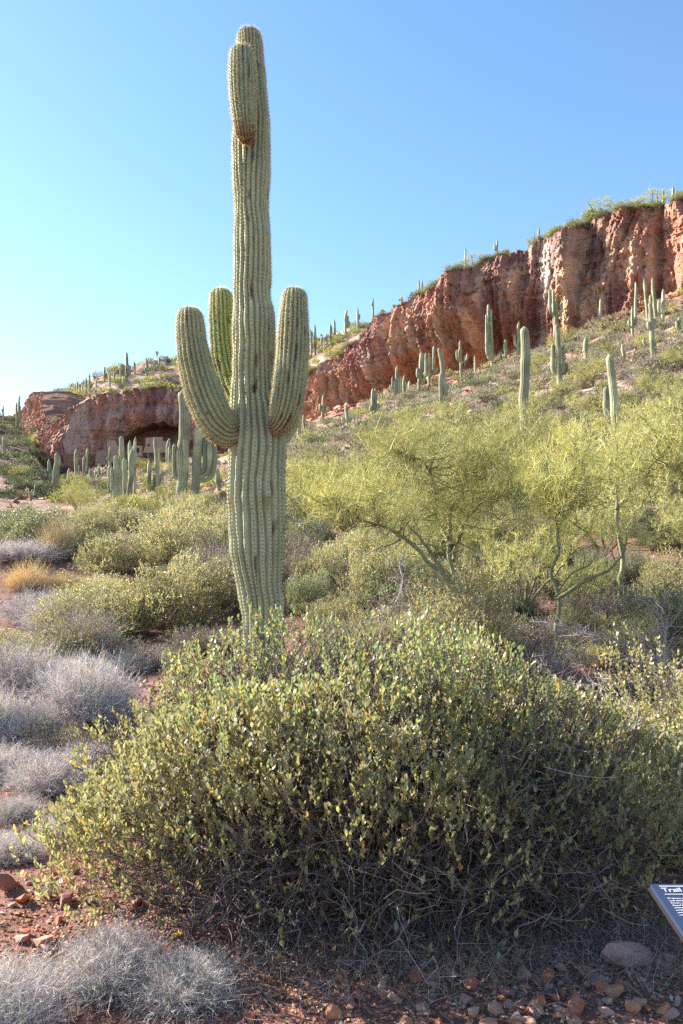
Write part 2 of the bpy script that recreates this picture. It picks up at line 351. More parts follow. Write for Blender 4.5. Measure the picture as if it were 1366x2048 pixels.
# ------------------------------------------------------------------ the big saguaro
SY = 8.66
def limb(cu_, top_tab, y0, y1=None, ribs=22, depth=.14, ring=.03, per=8, seed=0, dome=1.0, base_scar=False, spine_len=.032, wob=.12, foot=False,
         skin=(.20, .255, .135), skin2=(.27, .31, .17), spstep=.042, pale0=-.2, pale1=.3):
    """ribbed cactus limb along photo points (u, v, half width px) given tip last; returns skin mesh data and spine data"""
    tab = np.array(top_tab, float)
    ys = np.linspace(y0, y0 if y1 is None else y1, len(tab)) if not hasattr(y0, '__len__') else np.array(y0, float)
    C = np.stack([(tab[:, 0] - UC) / F * ys, ys, HC + (VH - tab[:, 1]) / F * ys], 1); Rr = tab[:, 2] / F * ys
    s = np.concatenate([[0], np.cumsum(np.linalg.norm(np.diff(C, axis=0), axis=1))])
    n = max(int(s[-1] / ring), 8); q = np.linspace(0, s[-1], n)
    k = max(3, int(.12 / ring)) | 1; kern = np.hanning(k + 2)[1:-1]; kern /= kern.sum()
    def smt(a): return np.convolve(np.pad(a, k // 2, mode='edge'), kern, 'valid')
    P = np.stack([smt(np.interp(q, s, C[:, i])) for i in range(3)], 1)
    R = smt(np.interp(q, s, Rr))
    # dome at the tip
    hd = R[-1] * dome; dist = s[-1] - q; t = np.clip(1 - dist / hd, 0, 1); R = R * np.sqrt(np.clip(1 - t ** 2.4, 0, 1)); R[-1] = R[-2] * .25
    Tn = norm(np.gradient(P, axis=0)); ref = np.array([0, 1.0, 0]); A = norm(np.cross(ref, Tn)); B = np.cross(Tn, A)
    na = ribs * per; th = np.arange(na) * 2 * np.pi / na
    Q, TH = np.meshgrid(q, th, indexing='ij')
    ribw = wob * (fbm(Q * 1.6 + seed, np.cos(TH) * 1.2, np.sin(TH) * 1.2, 3, seed)) * 2 * np.pi / ribs * 1.6
    prof = np.abs(np.sin(ribs * (TH) / 2 + np.pi / 8)) ** .6
    rr = R[:, None] * (1 - depth + depth * prof) + depth * .06 * 0
    rr = rr * (1 + .03 * vnoise(Q * 5.5, np.cos(TH) * .6, np.sin(TH) * .6 + seed, seed + 21) + .045 * fbm(Q * 3.1, np.cos(TH) * 1.5, np.sin(TH) * 1.5 + seed, 3, seed + 5) + .012 * vnoise(Q * 14, TH * 0, 0, seed + 8))
    a2 = TH + ribw
    X = P[:, None] + rr[..., None] * (A[:, None] * np.cos(a2)[..., None] + B[:, None] * np.sin(a2)[..., None])
    c1 = np.array(skin); c2 = np.array(skin2)
    m = sstep(-.5, .5, fbm(Q * 1.2, TH * .8, seed, 3, 3))[..., None]; col = c1 * (1 - m) + c2 * m
    col = col * (1 - .20 * (1 - prof[..., None]) * 0)
    sc1 = sstep(.52, .6, vnoise(Q * 9, TH * 5, seed, 12)) * sstep(.1, .5, vnoise(Q * 1.3, TH * 1.1, seed, 13)); col = col * (1 - .7 * sc1[..., None]) + np.array((.12, .08, .05)) * .7 * sc1[..., None]
    if base_scar:
        k2 = (1 - sstep(.10, .34, Q - q[0] + .07 * vnoise(Q * 9, TH * 3, seed, 15)))[..., None]; col = col * (1 - k2) + np.array((.15, .065, .03)) * k2
    if foot:
        k2 = (1 - sstep(.1, .55, Q - q[0] + .1 * vnoise(Q * 4, TH * 3, seed, 15)))[..., None] * .7; col = col * (1 - k2) + np.array((.20, .17, .11)) * k2
    band = sstep(.25, .6, vnoise(Q * 4.5, np.cos(TH) * .5, seed, 25))[..., None]; col = col * (1 - .18 * band) + np.array((.42, .40, .24)) * .18 * band
    tan_ = sstep(.35, .75, vnoise(Q * 2.2, TH * 1.6, seed, 27))[..., None]; col = col * (1 - .45 * tan_) + np.array((.36, .33, .17)) * .45 * tan_
    hole = sstep(.70, .78, vnoise(Q * 6 + 3, np.cos(TH) * 5, np.sin(TH) * 5, seed + 31))[..., None]; col = col * (1 - .85 * hole) + np.array((.09, .05, .045)) * .85 * hole
    V = X.reshape(-1, 3); T = grid_tris(n, na, True)
    # areoles and spines on each crest
    ic = np.argmax(prof[0][:per]) + np.arange(ribs) * per
    Nq = int((s[-1]) / spstep); qi = np.linspace(.02, .995, Nq) * (n - 1); i0 = np.floor(qi).astype(int); f = (qi - i0)[:, None, None]
    Pc = X[i0][:, ic] * (1 - f) + X[np.minimum(i0 + 1, n - 1)][:, ic] * f
    Cn = P[i0][:, None]; Nrm = norm(Pc - Cn); Tg = np.broadcast_to(Tn[i0][:, None], Nrm.shape)
    keep = (R[i0] > R.max() * .22)[:, None] & np.ones(Pc.shape[:2], bool)
    tipw = np.broadcast_to((sstep(pale0, pale1, qi / n) * .75 + .25 * (1 - np.clip((q[-1] - q[i0]) / .4, 0, 1)))[:, None], Pc.shape[:2])
    low = np.broadcast_to(qi[:, None] / n, Pc.shape[:2])
    Pc, Nrm, Tg, tipw = Pc[keep], Nrm[keep], Tg[keep], tipw[keep]
    return (V, T, col.reshape(-1, 3)), (Pc, Nrm, Tg, tipw)
def spines(dat, ln, count=6, rad_=.0010, dark=(.16, .10, .08), light=(.80, .72, .54), lw=.3, felt=.0095):
    Pc, Nn, Tg, tipw = dat; N = len(Pc); acc = Acc(); S2 = np.cross(Nn, Tg)
    # felt pad: a low dark four-sided bump
    h = felt; e = .003
    Vp = np.stack([Pc + Tg * h * 1.2, Pc + S2 * h * .8, Pc - Tg * h * 1.2, Pc - S2 * h * .8, Pc + Nn * h * .9], 1) - Nn[:, None] * e
    Tp = np.array([[0, 1, 4], [1, 2, 4], [2, 3, 4], [3, 0, 4]])[None] + (np.arange(N) * 5)[:, None, None]
    fc = np.array((.06, .035, .035)) * (1 - tipw[:, None]) + np.array((.50, .46, .33)) * tipw[:, None]
    acc.add(Vp, Tp, np.repeat(fc, 5, 0))
    for k in range(count):
        a = 2 * np.pi * (k + R_.rand(N)) / count; out = R_.uniform(.35, 1.1, N)
        D = Nn * out[:, None] + Tg * np.cos(a)[:, None] * .8 + S2 * np.sin(a)[:, None] * .8
        c = np.where((R_.rand(N) < lw + tipw * .6)[:, None], np.array(light), np.array(dark))
        acc.add(*spikes(Pc - Nn * .002, D, ln * R_.uniform(.6, 1.25, N) * (1 + .35 * tipw), rad_ * (1 + tipw * .3), c))
    return acc
trunk_tab = [(527, 1430, 42), (527, 1345, 43), (527, 1290, 41), (527, 1250, 42), (525, 1205, 44), (521, 1180, 45), (519, 1160, 46), (517, 1135, 51), (516, 1110, 54), (515, 1060, 56),
  (513, 1000, 58), (513, 950, 58), (514, 900, 57.5), (513, 860, 57), (511, 825, 52), (509, 790, 46), (508, 750, 43), (508, 700, 43.5), (507.5, 650, 43), (508, 625, 41),
  (505, 600, 36), (504, 575, 36.5), (505, 550, 37), (504.5, 500, 38), (505, 460, 37), (503, 425, 34.5), (503.5, 400, 34.5), (503, 375, 36), (503.5, 340, 38.5),
  (503, 300, 38.5), (503, 260, 37), (503, 225, 35), (502, 190, 33), (501, 150, 30.5), (500, 110, 27.5), (499, 85, 25), (498, 56, 22)]
big = empty('saguaro', (trunk_tab[0][0] * 0 + (527 - UC) / F * SY, SY, gz((527 - UC) / F * SY, SY)))
tag(big, 'huge pale green saguaro with five arms towering behind the leafy foreground bush', 'saguaro', 'saguaros')
bl = np.array(big.location)
def add_limb(name, tab, y0, parent, label=None, cnt=6, **k):
    (V, T, C), sp = limb(0, tab, y0, **k)
    o = put(name, mesh_tris(name, V - bl, T, M['skin'], C, True), parent)
    if label: o['label'] = label
    sp = (sp[0] - bl,) + sp[1:]
    put('spines', spines(sp, k.get('spine_len', .032), cnt).mesh('spines', M['spine']), o, 'stuff')
    return o
tk = add_limb('trunk', trunk_tab, SY, big, ribs=22, depth=.25, foot=True, seed=1, cnt=6, wob=.22, skin=(.28, .30, .185), skin2=(.36, .375, .24), pale0=.22, pale1=.62, spine_len=.028)
add_limb('arm', [(492, 860, 16), (472, 866, 24), (455, 866, 33), (434, 846, 38), (414, 805, 37), (400, 765, 35.5), (389, 720, 32.5), (383, 680, 30), (380, 645, 27.5), (379, 613, 24)],
         [SY - .05, SY - .14, SY - .2, SY - .25, SY - .27, SY - .28, SY - .28, SY - .28, SY - .28, SY - .28], big, 'leftmost arm of the saguaro, brown scarred where it joins', ribs=20, depth=.28, seed=2, ring=.02, base_scar=True, skin=(.21, .245, .14), skin2=(.28, .31, .185), wob=.1, spstep=.034)
add_limb('arm', [(500, 835, 20), (478, 800, 27), (462, 765, 29), (452, 725, 28), (447, 690, 27), (444, 650, 26.5), (443, 610, 25), (441, 575, 21)],
         [SY + .1, SY + .35, SY + .42, SY + .45, SY + .45, SY + .45, SY + .45, SY + .45], big, 'second arm, half hidden behind the left side of the trunk', ribs=19, depth=.28, seed=3, ring=.02, skin=(.17, .23, .09), skin2=(.23, .29, .11), wob=.12, spstep=.034)
add_limb('arm', [(545, 862, 14), (560, 848, 24), (569, 828, 29), (576, 800, 32), (581, 760, 33), (585, 710, 32.5), (587, 660, 30.5), (588, 620, 27.5), (590, 574, 23)],
         [SY - .12, SY - .3, SY - .36, SY - .4, SY - .42, SY - .42, SY - .42, SY - .42, SY - .42], big, 'right arm in front of the trunk, rusty brown at its foot', ribs=20, depth=.28, seed=4, ring=.02, base_scar=True, skin=(.21, .245, .14), skin2=(.27, .30, .18), wob=.08, spstep=.034)
add_limb('arm', [(540, 885, 20), (560, 868, 24), (574, 845, 25), (576, 800, 26), (576, 740, 25), (575, 690, 22), (574, 646, 18)],
         [SY + .1, SY + .35, SY + .5, SY + .55, SY + .55, SY + .55, SY + .55], big, 'arm at the back, almost hidden behind the right arm', ribs=18, depth=.28, seed=5, ring=.03, skin=(.17, .23, .10), wob=.1, spstep=.03)
add_limb('arm', [(496, 283, 9), (493, 272, 17), (491, 262, 20), (489, 240, 23), (487, 215, 25.5), (486, 185, 27), (485, 150, 27), (484.5, 120, 25), (484, 91, 20)],
         [SY - .16, SY - .26, SY - .33, SY - .38, SY - .38, SY - .38, SY - .38, SY - .38, SY - .38], big, 'short plump arm pressed against the upper trunk', ribs=19, depth=.22, seed=6, ring=.02, base_scar=True, skin=(.20, .24, .15), skin2=(.26, .30, .19), wob=.08, spstep=.034)

# ------------------------------------------------------------------ the other saguaros
def far_limb(P, R, ribs, per, ring, seed, skin, spk):
    P = np.array(P, float); s = np.concatenate([[0], np.cumsum(np.linalg.norm(np.diff(P, axis=0), axis=1))])
    n = max(int(s[-1] / ring), 7); q = np.linspace(0, s[-1], n)
    k = 5 if n > 12 else 3; kern = np.hanning(k + 2)[1:-1]; kern /= kern.sum()
    def smt(a): return np.convolve(np.pad(a, k // 2, mode='edge'), kern, 'valid')
    Pq = np.stack([smt(np.interp(q, s, P[:, i])) for i in range(3)], 1); Pq[0], Pq[-1] = P[0], P[-1]
    Rq = np.interp(q, s, R) * (1 + .09 * fbm(q * 1.3, q * 0, seed, 3, seed))
    hd = Rq[-1] * 1.3; t = np.clip(1 - (s[-1] - q) / hd, 0, 1); Rq = Rq * np.sqrt(np.clip(1 - t ** 2.2, .02, 1))
    Tn = norm(np.gradient(Pq, axis=0)); ref = np.where(np.abs(Tn[:, 1:2]) > .8, np.array([[1.0, 0, 0]]), np.array([[0, 1.0, 0]])); A = norm(np.cross(ref, Tn)); B = np.cross(Tn, A)
    na = ribs * per; th = np.arange(na) * 2 * np.pi / na; prof = np.abs(np.sin(ribs * th / 2 + np.pi / 4 * (per == 2))) if per > 1 else np.ones(na)
    rr = Rq[:, None] * (1 - .17 + .17 * prof[None])
    X = Pq[:, None] + rr[..., None] * (A[:, None] * np.cos(th)[None, :, None] + B[:, None] * np.sin(th)[None, :, None])
    col = np.array(skin) * (1 + .3 * fbm(q * 1.6, q * 0, seed, 3, seed + 3)[:, None, None] + .25 * fbm(q[:, None] * 2.5, th[None] * .8, seed, 2, seed + 4)[..., None]) * np.ones((n, na, 1))
    if per > 1: col = col * (1 - .5 * (prof[None, :, None] > .9)) + np.array((.45, .40, .27)) * .5 * (prof[None, :, None] > .9)
    return X.reshape(-1, 3), grid_tris(n, na, True), col.reshape(-1, 3)
SAG_N = [0]
def sag(label, u, vtop, vbase, wpx, arms=(), y=None, lean=0.0, group='saguaros', skin=None):
    """one saguaro of the slope: photo column, rows of tip and foot, width; arms = (tip du, tip row, foot row, width factor)"""
    SAG_N[0] += 1; sd_ = SAG_N[0]; rs = np.random.RandomState(sd_)
    given = y is not None
    if y is None: x, y, z = place(u + lean, vbase)
    else: x = (u + lean - UC) / F * y
    if y > 175 and abs(u) < 2000 and u > 740: y = 110.0; x = (u + lean - UC) / F * y
    ybq = float(np.interp(u, U0, YB))
    if not given and u > 590 and ybq - 6 < y < ybq + 9.4 and vbase > 540: y = ybq - 6; x = (u + lean - UC) / F * y
    z = gz(x, y) - .12; ppm = F / y; H = max(HC + (VH - vtop) / ppm - z, .6); rad_ = wpx * 1.13 / 2 / ppm
    k = empty('saguaro', (x, y, z)); tag(k, label, 'saguaro', group)
    hi = wpx >= 9; mid = wpx >= 5
    ribs, per, ring = (16, 4, .12) if hi else ((12, 2, .3) if mid else (8, 1, .6))
    if skin is None:
        g = rs.rand(); skin = np.array((.25, .265, .165)) * (.85 + .3 * g) + np.array((.03, .01, 0)) * rs.rand()
    dx = -lean / ppm
    def cpt(h): return (dx * h / H, 0, h)
    hs = np.linspace(0, H, 9); wob_ = (rs.uniform(-.35, .35, 9) + np.sin(hs / H * 2.5 + rs.rand() * 6) * rs.uniform(0, .7)) * rad_ * (hs > 0)
    P = [(dx * h / H + wob_[i], rs.uniform(-.2, .2) * rad_, h) for i, h in enumerate(hs)]
    R = [rad_ * .82, rad_ * .85, rad_ * .97, rad_, rad_ * 1.02, rad_, rad_ * .97, rad_ * .9, rad_ * .78]
    V, T, C = far_limb(P, R, ribs, per, ring, sd_, skin, hi)
    wood = (1 - sstep(.0, .16 * H, V[:, 2]))[:, None] * (.75 if rs.rand() < .6 else .3); C = C * (1 - wood) + np.array((.25, .19, .13)) * wood
    put('trunk', mesh_tris('trunk', V, T, M['skinfar'], C, True), k)
    for j, a in enumerate(arms):
        du, vt_, vf = a[:3]; wf = a[3] if len(a) > 3 else .86
        ax = du / ppm; zt = HC + (VH - vt_) / ppm - z; zf = HC + (VH - vf) / ppm - z; ra = rad_ * wf
        zf = max(zf, .15 * H * .3); zt = max(zt, zf + ra * 2.5)
        az = (a[4] if len(a) > 4 else rs.uniform(-.6, .6)) * abs(ax); bx_ = dx * zf / H
        ex = ax + bx_
        el = min(abs(ax) * .8 + ra, (zt - zf) * .6)
        Pa = [(bx_, 0, zf), (bx_ + (ex - bx_) * .55, az * .55, zf + el * .02), (bx_ + (ex - bx_) * .9, az * .9, zf + el * .35), (ex, az, zf + el), (ex + rs.uniform(-.2, .2) * ra, az, (zf + el + zt) / 2 + ra * .1), (ex + rs.uniform(-.2, .2) * ra, az, zt)]
        Ra = [ra * .6, ra * .8, ra * .95, ra, ra, ra * .85]
        V, T, C = far_limb(Pa, Ra, ribs, per, ring * .8, sd_ + 31 * j, skin, hi)
        put('arm', mesh_tris('arm', V, T, M['skinfar'], C, True), k)
    return k
S_ = sag
# --- right slope, below the cliff
S_('small saguaro with an upright arm each side, nearest the gully at the cliff foot', 647, 789, 842, 6, [(-7, 806, 824), (9, 812, 827)])
S_('short unbranched saguaro at the cliff foot right of the big saguaro', 599, 831, 880, 7.5)
S_('short saguaro pair stem behind the unbranched one beside the big right arm', 609, 829, 863, 5, [(5, 843, 859)])
S_('stubby saguaro with two low side buds in front of dark cliff', 693, 808, 860, 6.5, [(-8, 833, 842), (9, 834, 844)])
S_('saguaro with twin tall stems and low curled arms below the pale cliff patch', 746, 776, 838, 7, [(5, 776, 826), (-5, 812, 822), (11, 807, 822)])
S_('bushy candelabra saguaro with a tall middle stem before the banded cliff', 793, 731, 798, 5, [(-8, 752, 788), (-13, 770, 782), (8, 752, 788), (4, 745, 790), (-4, 760, 790)])
S_('smooth column saguaro just right of the bushy candelabra', 808, 749, 797, 5.5)
S_('tiny unbranched saguaro among pale cholla at the cliff foot', 820, 761, 786, 5)
S_('tall saguaro with one short arm on its left before the orange cliff', 841, 703, 785, 8, [(-6, 735, 757), (7, 752, 760)])
S_('crowded saguaro of four upright stems, one standing higher at the right', 858, 706, 775, 6, [(-6, 705, 752), (10, 691, 750, 1), (16, 732, 748), (-8, 742, 752)])
S_('leaning two stemmed saguaro crossed by a fallen arm', 877, 695, 824, 9, [(-9, 747, 812, .85), (7, 770, 780, .7), (-6, 778, 788, .7)], lean=16)
S_('candelabra saguaro on a thin bare stem with curving arms', 921, 680, 765, 5.5, [(-10, 700, 724), (-5, 696, 726), (12, 705, 724)], lean=4)
S_('stubby little saguaro beside white cholla under the cliff', 950, 711, 735, 5)
S_('thick young saguaro with a smaller sprout above the palo verde haze', 925, 799, 836, 11, [(-8, 816, 832, .9)])
S_('dense upright saguaro of four tall parallel stems before the cliff', 983, 617, 738, 6, [(-7, 608, 720, .9), (-11, 629, 715, .8), (-3, 650, 722, .8)])
S_('small post like saguaro right of the four parallel stems', 1010, 677, 712, 6.5)
S_('very short saguaro to the lower left of the small post', 999, 704, 730, 6)
S_('slim saguaro with one left arm emerging from cholla', 1036, 643, 706, 6, [(-6, 667, 694), (7, 680, 700)])
S_('tallest unbranched saguaro column on the slope, seen whole against cliff foot', 1052, 652, 885, 17, [(14, 840, 862, .45)])
S_('high candelabra saguaro with parallel arms before the orange white streak', 1112, 600, 665, 6.5, [(-14, 577, 632), (-5, 577, 634), (11, 603, 634)])
S_('big saguaro with arms left and right on a woody grey foot', 1114, 648, 795, 9.5, [(-13, 685, 748, .85), (13, 725, 748, .8), (7, 692, 745, .6)], lean=9)
S_('medium saguaro with a bud low on its left, right of the woody footed one', 1174, 673, 722, 8.5, [(-7, 698, 706, .6)])
S_('small thin saguaro high on the slope against the cliff', 1200, 597, 636, 5.5)
S_('short plain saguaro post left of the bright palo verde', 1247, 688, 722, 6.5)
S_('tall leaning saguaro column at right with a shorter twin', 1219, 708, 900, 15, [(-26, 855, 888, .7), (17, 862, 888, .5)], lean=16)
S_('shorter companion column immediately left of the tall leaning saguaro', 1214, 772, 838, 10.5)
S_('saguaro with thin raised arms on both sides and a tapering foot', 1262, 612, 682, 5, [(-8, 640, 655), (7, 632, 655), (4, 645, 657)], lean=4)
S_('small saguaro pressed against the cliff with one bud', 1271, 563, 612, 5.5, [(6, 588, 596)])
S_('many armed saguaro with low and high pairs of arms near right edge', 1300, 604, 720, 9, [(-14, 675, 690, .7), (7, 637, 658, .7), (-6, 642, 660, .7), (6, 684, 694, .6)], lean=6)
S_('tall slanting saguaro stem left of the close upright pair', 1290, 557, 645, 6.5, lean=7)
S_('straight high saguaro stem with a curled arm near right edge', 1308, 555, 642, 7, [(-7, 588, 606, .7)], lean=2)
S_('saguaro with a bowed foot right of the straight high stem', 1329, 578, 645, 6.5, [(-8, 598, 628, .6)], lean=-6)
S_('stout short saguaro at the right edge of the slope', 1358, 633, 674, 8, [(-5, 640, 660, .6)])
S_('small saguaro head poking out of the palo verde haze', 993, 830, 868, 9)
S_('knobby saguaro head right of the other one in the palo verde haze', 1016, 831, 866, 8, [(6, 842, 860, .7)])
# --- on the rim
S_('slim saguaro standing alone on the middle of the cliff rim', 930, 492, 531, 4)
S_('rim saguaro with a raised left arm', 994, 477, 520, 4.5, [(-5, 488, 502)])
S_('leaning rim saguaro rising from a green bush', 1079, 452, 478, 4.5, lean=2)
S_('short rim saguaro left of the leaning one, in the same bush', 1066, 462, 490, 3.5)
S_('stout rim saguaro right of the round green bush', 1131, 445, 472, 5)
for i, (u, vt_, wd, d) in enumerate([(1314, 384, 4, 'lowest of the four saguaros at the top right corner of the rim'), (1325, 377, 5, 'second from left of the four saguaros at the rim corner'), (1346, 372, 6, 'tallest of the four saguaros at the top right rim corner'), (1355, 380, 5, 'rightmost of the four saguaros at the rim corner')]):
    S_(d, u, vt_, 400, wd, y=103)
for u, vt_, vb_, wd, arms, d in [
  (693, 619, 665, 5, [(6, 642, 655), (3, 630, 652)], 'gnarled saguaro with stacked arms on the skyline above the gully'),
  (715, 614, 650, 4, [(4, 628, 640)], 'forked slim saguaro on the skyline right of the gnarled one'),
  (746, 594, 618, 3.5, [(-2, 605, 612)], 'small skyline saguaro beside a green bush'),
  (669, 638, 672, 4, [], 'skyline saguaro standing left of the gnarled one'),
  (661, 647, 676, 4, [(2, 652, 668)], 'stubby skyline saguaro left of the plain slim one'),
  (630, 648, 700, 4.5, [], 'tall plain saguaro on the skyline right of the big right arm'),
  (622, 657, 684, 4, [(2, 662, 676)], 'low forked saguaro at the edge of the big right arm'),
  (643, 670, 692, 4, [], 'short saguaro below the tall plain skyline one'),
  (653, 667, 690, 4, [(-3, 672, 684)], 'short branched saguaro on the gully slope'),
  (649, 688, 706, 3.5, [], 'tiny saguaro on the stony gully slope'),
  (838, 555, 576, 3.5, [], 'tiny twin saguaro on the lower rim, left one'), (844, 556, 574, 3.5, [], 'tiny twin saguaro on the lower rim, right one')]:
    x, y, z = place(u, vb_ + 2); S_(d, u, vt_, vb_, wd, arms, y=min(y, 150) if u < 750 else 119)
# --- on the left hill
hill = [
  (253, 704, 762, 5, [(-9, 742, 752, .7), (5, 730, 750, .8), (9, 745, 752, .6)], 'tallest saguaro on the left hilltop with spread low arms'),
  (209, 732, 764, 4, [(4, 745, 757)], 'left hilltop saguaro with a close right arm'), (220, 744, 779, 3.5, [], 'thin left hilltop saguaro on the grassy brow'),
  (229, 743, 760, 3, [], 'small hilltop saguaro, first right of the brow'), (242, 737, 762, 3, [], 'small hilltop saguaro tucked left of the tallest'),
  (171, 754, 792, 3.5, [], 'plain saguaro post on the left brow'), (180, 747, 784, 4, [(3, 768, 776)], 'saguaro with one side bud on the left brow'),
  (193, 760, 776, 3, [], 'tiny saguaro between brow posts'), (155, 762, 786, 3.5, [], 'saguaro post above the rounded cliff shoulder'),
  (160, 767, 784, 3, [], 'thin saguaro beside the shoulder post'), (165, 771, 788, 3, [], 'short saguaro on the shoulder right of the thin one'),
  (142, 767, 778, 3, [], 'leftmost tiny saguaro on the cliff shoulder'), (150, 768, 780, 3, [], 'tiny saguaro near the left shoulder end'),
  (269, 722, 750, 4, [(-4, 732, 742)], 'forked saguaro right of the tallest hilltop one'), (293, 714, 762, 4.5, [(-3, 735, 745, .6)], 'tall hilltop saguaro with shaggy trunk between green bushes'),
  (287, 734, 746, 3, [], 'tiny saguaro left of the shaggy hilltop trunk'), (319, 715, 735, 4, [(-2, 730, 736)], 'hilltop saguaro left of the dark red knob'),
  (323, 726, 742, 3, [], 'small saguaro below the dark red knob'), (333, 712, 728, 3.5, [], 'upper hilltop saguaro left of the dark red knob'),
  (352, 714, 730, 4, [(-3, 716, 724)], 'hilltop saguaro half behind the leftmost big arm'), (247, 752, 776, 3.5, [], 'short saguaro in front of the hilltop centre'),
  (431, 700, 724, 4, [], 'saguaro showing between the left big arms on the skyline')]
for u, vt_, vb_, wd, arms, d in hill:
    x, y, z = place(u, vb_); S_(d, u, vt_, vb_, wd, arms, y=min(y, 176))
for u, vt_, vb_, wd, arms, d in [
  (38, 790, 828, 4, [(3, 812, 822)], 'taller saguaro on the far left skyline'), (33, 803, 828, 4, [], 'shorter saguaro left of the far skyline pair'), (42, 820, 832, 3, [], 'tiny saguaro right of the far left skyline pair'),
  (7, 810, 828, 3, [(-3, 818, 824)], 'little saguaro at the far left picture edge on the skyline'), (7, 871, 918, 6, [(-4, 888, 902, .6)], 'saguaro at the left picture edge on the dark red slope'),
  (105, 810, 848, 4.5, [], 'saguaro on the sloping green shoulder of the left cliff'), (93, 816, 836, 4, [(-3, 822, 830)], 'small forked saguaro on the green cliff shoulder')]:
    x, y, z = place(u, vb_); S_(d, u, vt_, vb_, wd, arms, y=min(y, 170))
# --- the valley stand below the cave
for u, vt_, vb_, wd, arms, y_, lean, d in [
  (112, 905, 990, 11, [], None, 0, 'single thick saguaro column left of the cave cliff'),
  (98, 918, 968, 6, [(-6, 938, 958), (5, 936, 958)], None, 0, 'small trident saguaro left of the thick single column'),
  (152, 897, 972, 7, [], None, 0, 'slender valley saguaro with a round head below the bulging cliff'),
  (138, 936, 974, 6.5, [(4, 956, 968, .8)], None, 2, 'short thick saguaro with a knob at its foot'),
  (158, 931, 966, 6, [(6, 945, 960)], None, 0, 'double stemmed short saguaro in the valley stand'),
  (167, 912, 962, 6, [(2, 935, 955)], None, 0, 'medium saguaro left of the slanting thin one'),
  (174, 895, 960, 5, [], None, -3, 'slanting thin saguaro in the valley stand'),
  (186, 937, 966, 5.5, [(-6, 938, 960)], None, 0, 'low twin saguaro above the green bushes'),
  (199, 927, 964, 5, [(-4, 948, 960)], None, 0, 'short saguaro left of the crowded valley clump'),
  (70, 968, 996, 6, [], None, 0, 'small saguaro over the dark green round bush'), (29, 978, 996, 6, [(-9, 976, 990)], None, 0, 'pair of saguaro tips over the leftmost bush'),
  (245, 872, 1000, 9.5, [], 56, 0, 'highest stem of the crowded valley clump'),
  (263, 880, 1000, 8, [(4, 925, 960)], 58, 2, 'upright saguaro behind the curved one in the clump'),
  (270, 873, 1004, 6, [(-4, 890, 930, .7)], 57, 0, 'brownish saguaro trunk at the right side of the clump'),
  (264, 898, 1000, 9.5, [], 52, -6, 'curved saguaro stem in the middle of the clump'),
  (250, 916, 1000, 9, [], 53, 0, 'shorter straight stem beside the highest in the clump'),
  (238, 911, 1000, 7.5, [(-4, 925, 970)], 54, 0, 'slim stem left of the shorter straight one in the clump'),
  (230, 910, 1008, 9.5, [(-7, 935, 985, .7)], 51, 1, 'wavy saguaro in front at the left of the clump'),
  (219, 930, 990, 9, [], 52, 0, 'leftmost thick stem of the valley clump'),
  (220, 892, 932, 5, [(-4, 915, 922), (3, 908, 922)], 84, 0, 'small branched saguaro far behind the clump near ruins'),
  (311, 874, 1012, 8.5, [(-14, 921, 985, .95), (10, 943, 990, .9), (-5, 945, 985, .6)], 53, 2, 'saguaro with arms held up both sides, right of the clump'),
  (336, 878, 930, 5, [(3, 876, 915, .8)], None, 0, 'thin double saguaro under the cave mouth'),
  (342, 892, 946, 6.5, [(-3, 902, 930)], None, 0, 'saguaro right of the thin double one under the cave'),
  (319, 897, 928, 4, [], None, 0, 'short saguaro standing below the ruin wall'), (297, 902, 925, 4, [(-2, 905, 915)], None, 0, 'little saguaro left of the ruin wall'), (283, 902, 930, 4.5, [], None, 0, 'stub saguaro on the green slope under the cave'),
  (365, 780, 995, 20, [(-13, 887, 960, .4), (11, 850, 950, .55)], 34, -5, 'broad tapering saguaro partly behind the leftmost big arm'),
  (393, 850, 985, 17, [(18, 862, 948, .7), (36, 890, 962, .6), (28, 880, 955, .5)], 34, 0, 'armed saguaro below the elbow of the leftmost big arm'),
  (437, 936, 985, 9, [], None, 0, 'short saguaro beside the big trunk over the shrubs'),
  (349, 900, 935, 5, [], None, 0, 'small saguaro stem left of the broad tapering one')]:
    S_(d, u, vt_, vb_, wd, arms, y=y_, lean=lean)
print('saguaros', SAG_N[0])

